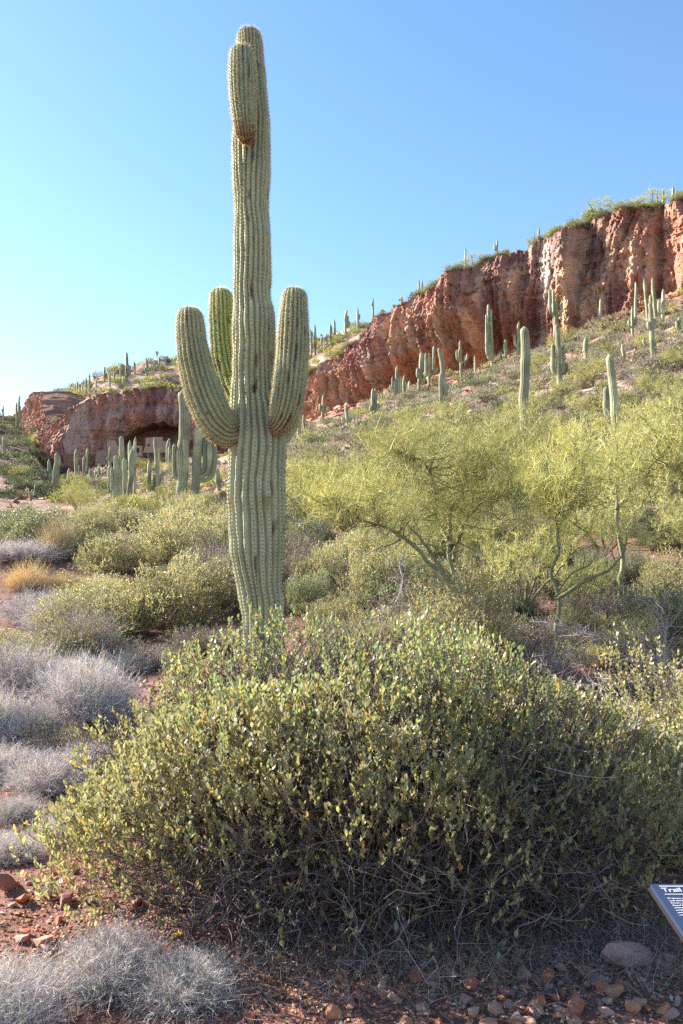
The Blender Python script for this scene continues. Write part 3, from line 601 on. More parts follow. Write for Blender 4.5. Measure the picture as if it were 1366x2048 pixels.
# ------------------------------------------------------------------ barrel cacti
def barrel(label, u, v0, v1, wpx, y, skin, tint):
    y = place(u, v1)[1]; x = (u - UC) / F * y; ppm = F / y; z = min(zv(v1, y), gz(x, y) + .5) ; H = (v1 - v0) / ppm; Rb = wpx / 2 / ppm
    zg = gz(x, y)
    if zg > z - .02: zg = z - .02
    n, ribs, per = 22, 20, 3; na = ribs * per; t = np.linspace(0, 1, n)
    R = Rb * np.where(t < .25, .72 + 1.1 * t, 1.0); R = R * np.sqrt(np.clip(1 - np.clip((t - .4) / .6, 0, 1) ** 2.2, .01, 1))
    th = np.arange(na) * 2 * np.pi / na; prof = np.abs(np.sin(ribs * th / 2)); rr = R[:, None] * (.84 + .16 * prof)
    V = np.stack([rr * np.cos(th), rr * np.sin(th), (z - zg + t * H)[:, None] + 0 * rr], -1)
    # the foot reaches the ground
    V[0, :, 2] = -.05
    k = empty('barrel_cactus', (x, y, zg)); tag(k, label, 'barrel cactus', 'barrel cacti')
    put('body', mesh_tris('body', V.reshape(-1, 3), grid_tris(n, na, True), M['skinfar'], np.tile(np.array(skin, float), (n * na, 1)), True), k)
    crest = V[:, np.argmax(prof[:per]) + np.arange(ribs) * per]; P = crest[1:-1].reshape(-1, 3); P = np.repeat(P, 7, 0)
    P = P + R_.normal(0, .01, P.shape); c0 = np.array([0, 0, z - zg + H * .45]); D = norm(norm(P - c0) + R_.normal(0, .55, P.shape))
    put('spines', Acc().add(*spikes(P, D, .06 * R_.uniform(.5, 1.2, len(P)), .0022, pick([tint, (.45, .26, .12)], [3, 1], len(P)))).mesh('spines', M['spine']), k, 'stuff')
barrel('upright barrel cactus wrapped in golden spines above the straw grass', 199, 1018, 1062, 30, 18.5, (.17, .15, .06), (.55, .40, .16))
barrel('rust brown barrel cactus left of the golden upright one', 181, 1030, 1064, 26, 18.8, (.16, .10, .07), (.42, .24, .15))
barrel('small straw coloured barrel cactus beside the big trunk, left side', 443, 981, 1008, 24, 17.5, (.2, .17, .08), (.62, .47, .25))
barrel('yellow barrel cactus half hidden behind the right edge of the big trunk', 580, 955, 984, 24, 22, (.2, .17, .08), (.62, .45, .25))

# ------------------------------------------------------------------ plants: generators
LEAFC = [(.28, .275, .13), (.36, .335, .165), (.22, .235, .145), (.40, .355, .18), (.42, .31, .14), (.31, .305, .21)]
LEAFG = [(.25, .30, .13), (.33, .345, .14), (.20, .25, .13), (.33, .32, .14), (.38, .28, .12), (.26, .28, .18)]
def dome(n, rx, ry, h, seed, lump=.16, shell=.3, lo=.05, freq=2.2, full=.8):
    ph = R_.uniform(0, 2 * np.pi, n); zc = R_.uniform(lo, 1, n); zc = zc ** .9; rr = np.sqrt(np.clip(1 - zc ** 2, 0, 1)) ** full
    d = np.stack([rr * np.cos(ph), rr * np.sin(ph), zc], 1)
    k = 1 + lump * 1.6 * fbm(d[:, 0] * freq + seed, d[:, 1] * freq, d[:, 2] * freq, 3, seed)
    k = k * (1 - shell * R_.rand(n) ** 1.6)
    nrm = norm(d / np.array([rx, ry, h])); return d * np.array([rx, ry, h]) * k[:, None], nrm
def shoots(B, Nn, L, npair, lf, wl, cols, wts, up=.7, jit=.45, droop=0.0):
    """leafy shoots: pairs of upright leaves along short stems"""
    n = len(B); D = norm(Nn * .8 + np.array([0, 0, up]) + R_.normal(0, jit, (n, 3)))
    base = B - D * (L * .5)
    t = (np.arange(npair) + .5) / npair; P = base[:, None] + D[:, None] * (L * t)[None, :, None]
    P = np.repeat(P.reshape(-1, 3), 2, 0); N2 = len(P); Dr = np.repeat(D, npair * 2, 0)
    a = R_.normal(size=(N2, 3)); a = norm(np.cross(Dr, a)); A = norm(Dr * .55 + a * .55 + np.array([0, 0, .55]) + R_.normal(0, .2, (N2, 3)))
    face = norm(np.cross(A, R_.normal(size=(N2, 3)) * np.array([1, 1, .25])))
    sc = R_.uniform(.6, 1.15, N2)
    cb = np.repeat(pick(cols, wts, n, .12), npair * 2, 0); c2 = pick(cols, wts, N2, .15); mixr = (R_.rand(N2) < .55)[:, None]
    keep = R_.rand(N2) < .92
    return (leaves(P[keep], A[keep], face[keep], lf * sc[keep], wl * lf * sc[keep], np.where(mixr, cb, c2)[keep]), spikes(base, D, L * 1.05, .0016, (.26, .17, .11)))
def crooked(B, D, L, K, r, C, wob=.35, grav=0.0, sides=3):
    n = len(B); P = [B]; d = norm(D); st = np.broadcast_to(L, (n,))[:, None] / (K - 1)
    for k in range(K - 1):
        P.append(P[-1] + d * st); d = norm(d + R_.normal(0, wob, (n, 3)) + np.array([0, 0, grav]))
    P = np.stack(P, 1); rr = np.broadcast_to(r, (n,))[:, None] * np.linspace(1, .35, K)[None]
    return P, tubes(P, rr, C, sides)
BARK = [(.20, .15, .13), (.30, .24, .21), (.14, .10, .10), (.38, .31, .26)]
def jojoba_parts(seed, rx, ry, h, nsh, lf, ntw, cols=LEAFC, wts=(4, 4, 3, 2, .8, 2), lump=.2, shell=.4, lo=.12, npair=4, freq=2.2, twr=.0022):
    B, Nn = dome(nsh, rx, ry, h, seed, lump, shell, lo, freq)
    f = Acc(); a, b = shoots(B, Nn, lf * 3.6, npair, lf, .5, cols, wts); f.add(*a)
    t = Acc(); t.add(*b)
    B2, N2 = dome(ntw, rx * .85, ry * .85, h * .85, seed, lump, .75, .0); D = norm(N2 + R_.normal(0, .5, N2.shape) + np.array([0, 0, .2]))
    t.add(*crooked(B2, D, lf * 7 * R_.uniform(.4, 1.2, ntw), 4, twr, pick(BARK, [3, 2, 2, 1], ntw))[1])
    nb = 14; az = R_.uniform(0, 2 * np.pi, nb); el = R_.uniform(.25, 1.3, nb); D = np.stack([np.cos(az) * np.cos(el) * rx, np.sin(az) * np.cos(el) * ry, np.sin(el) * h], 1)
    t.add(*crooked(R_.normal(0, .05, (nb, 3)) * np.array([1, 1, 0]), D, np.linalg.norm(D, axis=1) * .85, 7, .014 * h, pick(BARK, [3, 1, 2, 0], nb), .16, sides=5)[1])
    return f, t
def dry_parts(seed, r, h, n, col, wts, rad_=.0014, side=4, wob=.16):
    """fine grey stems rising and fanning out from one foot"""
    t = Acc(); az = R_.uniform(0, 2 * np.pi, n); tilt = R_.rand(n) ** .7 * 1.15
    D = np.stack([np.cos(az) * np.sin(tilt), np.sin(az) * np.sin(tilt), np.cos(tilt)], 1)
    B = np.stack([np.cos(az) * r * .3 * R_.rand(n), np.sin(az) * r * .3 * R_.rand(n), 0 * az], 1)
    Lm = 1 / np.sqrt((np.sin(tilt) / r) ** 2 + (np.cos(tilt) / h) ** 2) * (1 + .22 * fbm(D[:, 0] * 2.5 + seed, D[:, 1] * 2.5, D[:, 2] * 2, 2, seed)) * R_.uniform(.55, 1.0, n)
    C = pick(col, wts, n, .18); P, tb = crooked(B, D, Lm, 5, rad_ * 1.25, C, wob, .05); t.add(*tb)
    for k in range(side):
        i = R_.randint(1, 4, n); f = R_.rand(n)[:, None]; ar = np.arange(n); Q = P[ar, i] * (1 - f) + P[ar, i + 1] * f
        d = norm(P[ar, i + 1] - P[ar, i]); d2 = norm(d + R_.normal(0, .75, (n, 3)) + np.array([0, 0, .2]))
        t.add(*spikes(Q, d2, (.11 * h * R_.uniform(.4, 1.5, n) + .015), rad_, C * R_.uniform(.85, 1.15, (n, 1))))
    return t
def mound_parts(seed, r, h, n, lf, cols, wts, lump=.22):
    B, Nn = dome(n, r, r, h, seed, lump, .55, .0, 2.6); A = norm(Nn + R_.normal(0, .6, Nn.shape) + np.array([0, 0, .5]))
    f = Acc().add(*leaves(B, A, norm(R_.normal(size=B.shape)), lf * R_.uniform(.6, 1.3, n), lf * .38, pick(cols, wts, n, .25)))
    m = n // 3; B, Nn = dome(m, r, r, h, seed, lump, .9, .0); f.add(*spikes(B * .5, norm(B + R_.normal(0, .1, B.shape)), r * .7, .006, pick([(.26, .21, .17), (.16, .12, .1)], [1, 1], m)))
    return f
VERDEC = [(.50, .49, .19), (.60, .56, .24), (.38, .40, .16), (.66, .58, .32)]
def connect(limbP, limbR, targets, K=6, sag_=.12):
    """thin branches from the nearest limb point out to each target"""
    d = np.linalg.norm(targets[:, None] - limbP[None], axis=2); d = d * R_.uniform(.8, 1.25, d.shape); j = d.argmin(1); A = limbP[j]; t = np.linspace(0, 1, K)[None, :, None]
    D = targets - A; Ln = np.linalg.norm(D, axis=1); P = A[:, None] + D[:, None] * t
    w1 = R_.normal(0, 1, (len(A), 1, 3)) * np.sin(t * np.pi) * .17 * Ln[:, None, None]; w2 = R_.normal(0, 1, (len(A), 1, 3)) * np.sin(t * 2 * np.pi) * .08 * Ln[:, None, None]
    P = P + w1 + w2; P[:, :, 2] += (np.sin(t * np.pi) * -.10 * Ln[:, None, None])[:, :, 0]
    r0 = np.minimum(limbR[j] * .6, .006 + .008 * Ln); R = r0[:, None] * np.linspace(1, .3, K)[None]; return P, R
def verde_parts(limbs, crowns, nsec, ntwg, seed, twl=.26, twr=.0022, cols=VERDEC, wts=(4, 3, 3, 1.2), bark=(.19, .185, .10)):
    lp, lr, wood = [], [], []
    for pts, r0, r1 in limbs:
        pts = np.array(pts, float); s = np.concatenate([[0], np.cumsum(np.linalg.norm(np.diff(pts, axis=0), axis=1))]); n = max(int(s[-1] / .05), 6); q = np.linspace(0, s[-1], n)
        P = np.stack([np.interp(q, s, pts[:, i]) for i in range(3)], 1)
        kk = 5; P[2:-2] = np.stack([np.convolve(P[:, i], np.ones(kk) / kk, 'valid') for i in range(3)], 1)
        P = P + .035 * np.stack([vnoise(q * 2.6, 0 * q, i + seed, 3) + .7 * vnoise(q * 6, 0 * q, i + seed, 4) for i in range(3)], 1); R = np.linspace(r0, r1, n) * (1 + .1 * vnoise(q * 6, 0 * q, seed, 8))
        a = Acc().add(*tubes(P[None], R[None], np.array([bark]) * R_.uniform(.85, 1.2), 7)); wood.append(a); lp.append(P[n // 5:]); lr.append(R[n // 5:])
    LP, LR = np.concatenate(lp), np.concatenate(lr)
    c = np.array(crowns, float); vol = c[:, 3] * c[:, 4] * c[:, 5]; i = R_.choice(len(c), nsec, p=vol / vol.sum()); g = norm(R_.normal(size=(nsec, 3))) * (R_.rand(nsec, 1) ** .4)
    tg = c[i, :3] + g * c[i, 3:6]
    P1, R1 = connect(LP, LR, tg); tw = Acc().add(*tubes(P1, R1, pick([bark, (.26, .28, .11)], [1, 1], nsec, .15), 4))
    LP2, LR2 = P1[:, 2:].reshape(-1, 3), R1[:, 2:].reshape(-1)
    m = nsec * 3; idx = R_.randint(0, len(LP2), m); t2 = LP2[idx] + norm(R_.normal(size=(m, 3)) + np.array([0, 0, .45])) * R_.uniform(.12, .4, (m, 1)) * (twl / .26)
    t = np.linspace(0, 1, 4)[None, :, None]; P2 = LP2[idx][:, None] * (1 - t) + t2[:, None] * t + R_.normal(0, .02, (m, 4, 3)) * (t > 0)
    tw.add(*tubes(P2, np.broadcast_to(np.linspace(.0035, .0015, 4), (m, 4)) * (twr / .0022), pick(cols, wts, m, .15), 3))
    src = np.concatenate([P2[:, 1:].reshape(-1, 3), P1[:, 3:].reshape(-1, 3)]); b = src[R_.randint(0, len(src), ntwg)]
    D = norm(R_.normal(0, .6, (ntwg, 3)) + np.array([0, 0, .75])); f = Acc()
    C = pick(cols, wts, ntwg, .15); L = twl * R_.uniform(.35, 1.1, ntwg); f.add(*spikes(b, D, L, twr, C))
    b2 = b + D * (L * R_.uniform(.2, .8, ntwg))[:, None]; f.add(*spikes(b2, D + R_.normal(0, .45, D.shape), L * .55, twr * .85, C))
    return wood, tw, f
def cholla_parts(seed):
    t = Acc(); P = [np.array([0, 0, 0.]), ]; joints = []
    ends = [(np.array([0, 0, 0.]), np.array([0, 0, 1.]), .05)]
    for lev in range(5):
        new = []
        for p, d, r in ends:
            for k in range(1 if lev == 0 else R_.randint(2, 4)):
                dd = norm(d * .5 + R_.normal(0, .6, 3) + np.array([0, 0, .35])) if lev else np.array([0, 0, 1.]); L = R_.uniform(.14, .24) * (1.6 if lev == 0 else 1)
                joints.append((p, dd, L, r)); new.append((p + dd * L, dd, .045))
        ends = new if len(new) < 60 else [new[i] for i in R_.choice(len(new), 60, False)]
    for i, (p, d, L, r) in enumerate(joints):
        t_ = np.linspace(0, 1, 4); PP = p + d * (L * t_)[:, None]; RR = r * np.array([.6, 1, .95, .4]); up = min(p[2] / .5, 1)
        t.add(*tubes(PP[None], RR[None], [(.16 + .30 * up, .12 + .28 * up, .08 + .14 * up)], 6))
        m = 26; q = p + d * (L * R_.rand(m))[:, None]; t.add(*spikes(q, norm(R_.normal(size=(m, 3)) + d * .3), r + R_.uniform(.02, .04, m), .005, (.62, .58, .40)))
    return t

# ------------------------------------------------------------------ prototypes, then copies that share their meshes
PROTO = {}
def proto(key, parts, width):
    """parts = [(part name, mesh, kind)]"""
    PROTO.setdefault(key, []).append((parts, width))
DG = [(.15, .18, .095), (.20, .225, .115), (.13, .155, .09), (.25, .23, .11), (.31, .23, .10), (.22, .23, .17)]
GREY = [(.48, .43, .40), (.60, .54, .50), (.36, .31, .29), (.66, .60, .52)]
PALE = [(.58, .54, .53), (.72, .68, .66), (.36, .32, .32), (.74, .68, .58), (.44, .38, .34)]
for sd0 in (11, 12, 13, 14):
    f, t = jojoba_parts(sd0, 1.0, 1.0, 1.25, 3600, .040, 2200, cols=LEAFC, wts=(4, 4, 3, 3, 1.4, 3), lump=.28, shell=.5, twr=.0028)
    proto('J', [('twigs', t.mesh('jojoba twigs', M['twig']), 'stuff'), ('foliage', f.mesh('jojoba foliage', M['leaf']), 'stuff')], 2.1)
for sd0 in (21, 22):
    f, t = jojoba_parts(sd0, 1.0, 1.0, 1.2, 3600, .040, 2000, cols=DG, wts=(4, 4, 3, 1.5, .8, 3), lump=.22, shell=.45, twr=.0028)
    proto('D', [('twigs', t.mesh('shrub twigs', M['twig']), 'stuff'), ('foliage', f.mesh('shrub foliage', M['leaf']), 'stuff')], 2.1)
for sd0 in (31, 32, 33):
    f, t = jojoba_parts(sd0, 1.0, 1.0, 1.1, 900, .034, 4800, cols=DG + [(.3, .24, .12)], wts=(3, 3, 2, 2, 2, 3, 2), lump=.35, shell=.6, twr=.003)
    t2 = dry_parts(sd0, 1.0, 1.1, 900, GREY, (3, 2, 3, 1), .002, 3); t.v += t2.v; t.c += t2.c; t.t += [q + t.n for q in t2.t]; t.n += t2.n
    proto('K', [('twigs', t.mesh('dry twigs', M['dry']), 'stuff'), ('foliage', f.mesh('sparse leaves', M['leaf']), 'stuff')], 2.1)
for sd0 in (41, 42, 43):
    t = dry_parts(sd0, .6, .72, 1700, PALE, (3, 2, 2, 1.5, 1.5), .0014, 9, .38)
    az = R_.uniform(0, 6.28, 70); tl = R_.uniform(.2, 1.3, 70); t.add(*crooked(np.zeros((70, 3)), np.stack([np.cos(az) * np.sin(tl), np.sin(az) * np.sin(tl), np.cos(tl)], 1), R_.uniform(.3, .75, 70), 7, .004, pick([(.22, .17, .15), (.34, .28, .25)], [2, 1], 70), .35)[1])
    proto('P', [('stems', t.mesh('pale dry stems', M['dry']), 'stuff')], 1.25)
for sd0 in (51, 52):
    t = dry_parts(sd0, .4, .75, 1500, [(.74, .60, .36), (.82, .70, .46), (.60, .46, .26)], (3, 2, 2), .0016, 2)
    proto('G', [('blades', t.mesh('straw blades', M['dry']), 'stuff')], .9)
MC = {'M': [(.17, .18, .115), (.22, .21, .145), (.125, .14, .085), (.27, .24, .17)], 'MG': [(.27, .235, .19), (.34, .29, .235), (.2, .17, .14), (.22, .22, .15)],
      'MD': [(.075, .095, .05), (.10, .12, .06), (.06, .07, .04), (.14, .13, .08)], 'MY': [(.24, .25, .09), (.30, .30, .12), (.17, .20, .07), (.36, .33, .14)]}
for key, cs in MC.items():
    for sd0 in (61, 62, 63):
        proto(key, [(None, mound_parts(sd0, .5, .42 if key != 'MY' else .5, 620, .075, cs, (3, 3, 2, 2)).mesh('mound', M['scrub']), None)], 1.0)
for sd0 in (71, 72, 73):
    proto('C', [(None, cholla_parts(sd0).mesh('cholla', M['spine']), None)], 1.1)
for sd0 in (81, 82, 83):
    lim = [([(0, 0, 0), (.05, .02, .5), (R_.uniform(-.4, .4), R_.uniform(-.3, .3), 1.1)], .06, .035)]
    for k in range(4):
        a = k * 1.57 + R_.uniform(-.4, .4); lim.append(([(.02, 0, .35), (.35 * math.cos(a), .35 * math.sin(a), .85), (.9 * math.cos(a), .9 * math.sin(a), 1.5), (1.2 * math.cos(a), 1.2 * math.sin(a), 1.9)], .04, .012))
    cr = [(0, 0, 1.9, 1.2, 1.2, .7), (.7, 0, 1.5, .8, .9, .7), (-.7, .1, 1.5, .8, .9, .7), (0, -.6, 1.3, .9, .7, .7)]
    wd, tw, f = verde_parts(lim, cr, 100, 2300, sd0, .3, .0042)
    parts = [('trunk' if i == 0 else 'limb', a.mesh('palo verde limb', M['bark']), None) for i, a in enumerate(wd)]
    proto('V', parts + [('branches', tw.mesh('palo verde branches', M['bark']), 'stuff'), ('twigs', f.mesh('palo verde twigs', M['verde']), 'stuff')], 3.3)
NAMES = {'J': ('jojoba_bush', 'bush'), 'D': ('evergreen_shrub', 'shrub'), 'K': ('dry_bush', 'bush'), 'P': ('burrobush', 'shrub'), 'G': ('grass_tuft', 'grass'),
         'M': ('scrub_mound', 'shrub'), 'MG': ('scrub_mound', 'shrub'), 'MD': ('scrub_mound', 'shrub'), 'MY': ('creosote_bush', 'bush'), 'C': ('cholla', 'cactus'), 'V': ('palo_verde', 'tree')}
GROUPS = {'J': 'jojoba bushes', 'D': 'dark evergreen shrubs', 'K': 'dry twiggy bushes', 'P': 'pale grey burrobushes', 'G': 'straw coloured grass tufts',
          'M': 'scrub mounds on the slopes', 'MG': 'scrub mounds on the slopes', 'MD': 'scrub mounds on the slopes', 'MY': 'yellow green bushes on the slopes', 'C': 'chollas', 'V': 'palo verde trees'}
cnt_ = {}
def plant(key, x, y, width, label, hs=1.0, z=None, group=None):
    i = cnt_.get(key, 0); cnt_[key] = i + 1; parts, w0 = PROTO[key][i % len(PROTO[key])]; s = width / w0
    z = gz(x, y) - .03 * s if z is None else z; nm, cat = NAMES[key]; rz = R_.uniform(0, 6.28); sc3 = (s, s * R_.uniform(.9, 1.1), s * hs)
    if parts[0][0] is None:
        o = put(nm, parts[0][1], None, None, (x, y, z)); o.rotation_euler = (0, 0, rz); o.scale = sc3
    else:
        o = empty(nm, (x, y, z), rz, sc3)
        for pn, me, kd in parts: put(pn, me, o, kd)
    return tag(o, label, cat, group or GROUPS[key])
def plant_px(key, u, v, wpx, label, hs=1.0, y=None):
    if y is None: x, y, z = place(u, v)
    else: x = (u - UC) / F * y
    return plant(key, x, y, wpx / F * y, label, hs)

# ------------------------------------------------------------------ the foreground jojoba bush
BX, BY = .13, 4.22; brx, bry, bh = 1.55, 1.32, 1.19
bush = empty('jojoba_bush', (BX, BY, gz(BX, BY))); tag(bush, 'broad leafy jojoba bush filling the foreground, dark tangled twigs at its foot', 'bush', 'jojoba bushes')
def bush_shape(P):
    """lower the right shoulder and spread the left skirt"""
    x = P[:, 0] / brx; P = P.copy(); P[:, 2] *= 1 - .34 * sstep(.15, 1.0, x) - .06 * sstep(.02, .35, -x) + .07 * np.exp(-((x - .12) / .3) ** 2) - .03; return P
B, Nn = dome(19000, brx, bry, bh, 5, .13, .34, .0, 2.6, .44)
B2, N2 = dome(4500, brx * 1.03, bry * 1.03, bh * 1.01, 5, .16, .10, .02, 2.6, .44); B = np.concatenate([B, B2]); Nn = np.concatenate([Nn, N2])
B = bush_shape(B); zz = B[:, 2]; fx = B[:, 0] / brx
hole = sstep(-.25, .2, fbm(B[:, 0] * 2.1, B[:, 1] * 2.1, B[:, 2] * 2.6, 3, 55))
lowcut = .57 - .24 * sstep(.3, .8, fx) - .34 * sstep(.2, .75, -fx)
keep = (R_.rand(len(B)) < (.09 + .91 * sstep(-.18, .16, zz - lowcut - .12 * (hole - .5))) * (.30 + .70 * hole)) & (B[:, 1] < .9)
B, Nn = B[keep], Nn[keep]
topw = sstep(.75, 1.25, B[:, 2])
f = Acc(); tw = Acc()
for msk, cols in ((R_.rand(len(B)) < topw * .8, LEAFG), (None, LEAFC)):
    if msk is not None: m0 = msk; sel = msk
    else: sel = ~m0
    a, b = shoots(B[sel], Nn[sel], .095, 5, .0295, .5, cols, (4, 4, 3, 2, .7, 2), up=.75, jit=.4); f.add(*a); tw.add(*b)
Bi, Ni = dome(4500, brx * .8, bry * .8, bh * .86, 5, .1, .4, .1, 2.6, .6); Bi = bush_shape(Bi); a, b = shoots(Bi, Ni, .10, 4, .031, .5, DG, (4, 4, 3, 1.5, .5, 3)); f.add(*a); tw.add(*b)  # inner leaves coloured darker to deepen the shade inside the bush
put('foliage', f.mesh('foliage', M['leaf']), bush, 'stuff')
n = 10500; az = R_.uniform(0, 2 * np.pi, n); q = R_.rand(n) ** .45; z0 = R_.rand(n) ** 1.15 * .80
rr_ = np.sqrt(np.clip(1 - (z0 / bh) ** 2, 0, 1)) * q * (1 + .10 * fbm(np.cos(az) * 3, np.sin(az) * 3, z0 * 3, 3, 66)) * (.90 + .10 * sstep(0, .3, z0))
Bt = np.stack([np.cos(az) * rr_ * brx * .97, np.sin(az) * rr_ * bry * .99, z0], 1); Dt = norm(Bt * np.array([1, 1, .0]) * .6 + R_.normal(0, .75, (n, 3)) + np.array([0, 0, .22]))
tw.add(*crooked(Bt, Dt, R_.uniform(.08, .34, n), 5, R_.uniform(.0012, .0030, n), pick([(.15, .11, .11), (.24, .18, .165), (.09, .065, .07), (.36, .29, .27)], (4, 3, 3, .7), n), .42)[1])
n = 9000; az = R_.uniform(0, 2 * np.pi, n); q = R_.rand(n) ** .6 * .86; z0 = R_.rand(n) * .95; rr_ = np.sqrt(np.clip(1 - (z0 / bh) ** 2, 0, 1)) * q
Bt = np.stack([np.cos(az) * rr_ * brx, np.sin(az) * rr_ * bry, z0], 1); tw.add(*crooked(Bt, rdir(n, .3), R_.uniform(.12, .4, n), 4, R_.uniform(.002, .0045, n), pick([(.085, .062, .065), (.12, .09, .085)], (1, 1), n), .4)[1])  # inner twigs coloured near black, painting in the bush's interior shade
B3, N3 = dome(2600, brx * .98, bry * .98, bh * .96, 5, .13, .35, .15); B3 = bush_shape(B3)
tw.add(*crooked(B3, norm(N3 * .7 + R_.normal(0, .6, N3.shape)), .2, 4, .0018, pick([(.22, .15, .11), (.36, .28, .22)], (3, 1), len(B3)), .35)[1])
put('twig_tangle', tw.mesh('twig_tangle', M['twig']), bush, 'stuff')
for k in range(34):
    a = R_.uniform(0, 2 * np.pi) if k > 16 else R_.uniform(3.4, 6.0); e = R_.uniform(.15, 1.2)
    D = np.array([math.cos(a) * math.cos(e) * brx, math.sin(a) * math.cos(e) * bry, math.sin(e) * bh]); L = np.linalg.norm(D) * R_.uniform(.6, .95)
    P, tb = crooked(np.array([[R_.normal(0, .25), R_.normal(0, .15), 0]]), D[None], L, 9, R_.uniform(.007, .015), pick([(.20, .15, .14), (.32, .26, .24)], (2, 1), 1), .2, .0, 6)
    put('branch', Acc().add(*tb).mesh('branch', M['twig'], True), bush)
# the leaves that show largest, one by one: cupped, thick, with a stalk
def one_leaf(c):
    t = np.linspace(0, 1, 7); w_ = np.sin(np.clip(t, 0, 1) ** .8 * np.pi) ** .8 * .25; w_[0] = .03; w_[-1] = .015
    V, C = [], []
    for s_, th_ in ((1, .0), (-1, .02)):
        for i, tt_ in enumerate(t):
            for e_ in (-1, 0, 1): V.append((e_ * w_[i], .10 * abs(e_) * w_[i] * 4 + th_ + .06 * math.sin(tt_ * 3), tt_)); C.append(np.array(c) * (1.12 if e_ == 0 else 1) * (1.0 + .25 * (tt_ > .9)))
    G = grid_tris(7, 3); T = np.concatenate([G, G[:, ::-1] + 21]); V = np.array(V) ; V = np.concatenate([V]); return mesh_tris('leaf', V, T, M['leaf'], np.array(C), True)
lm = [one_leaf(c) for c in ((.25, .26, .12), (.32, .31, .14), (.20, .23, .13), (.38, .33, .15), (.42, .29, .10))]
nl = 300; a = R_.uniform(3.35, 6.1, nl); zl = R_.uniform(.12, .95, nl); rl = np.sqrt(1 - (zl / bh) ** 2) * 1.0 * (1 + .05 * R_.normal(size=nl))
for i in range(nl):
    p = np.array([[math.cos(a[i]) * rl[i] * brx * .97, math.sin(a[i]) * rl[i] * bry * 1.0, zl[i] * 1.0]])
    o = put('leaf', lm[R_.choice(5, p=[.3, .28, .2, .14, .08])], bush); o.location = bush_shape(p)[0]
    o.rotation_euler = (R_.normal(0, .45), R_.normal(0, .45), R_.uniform(0, 6.28)); s0 = R_.uniform(.024, .036); o.scale = (s0, s0, s0)

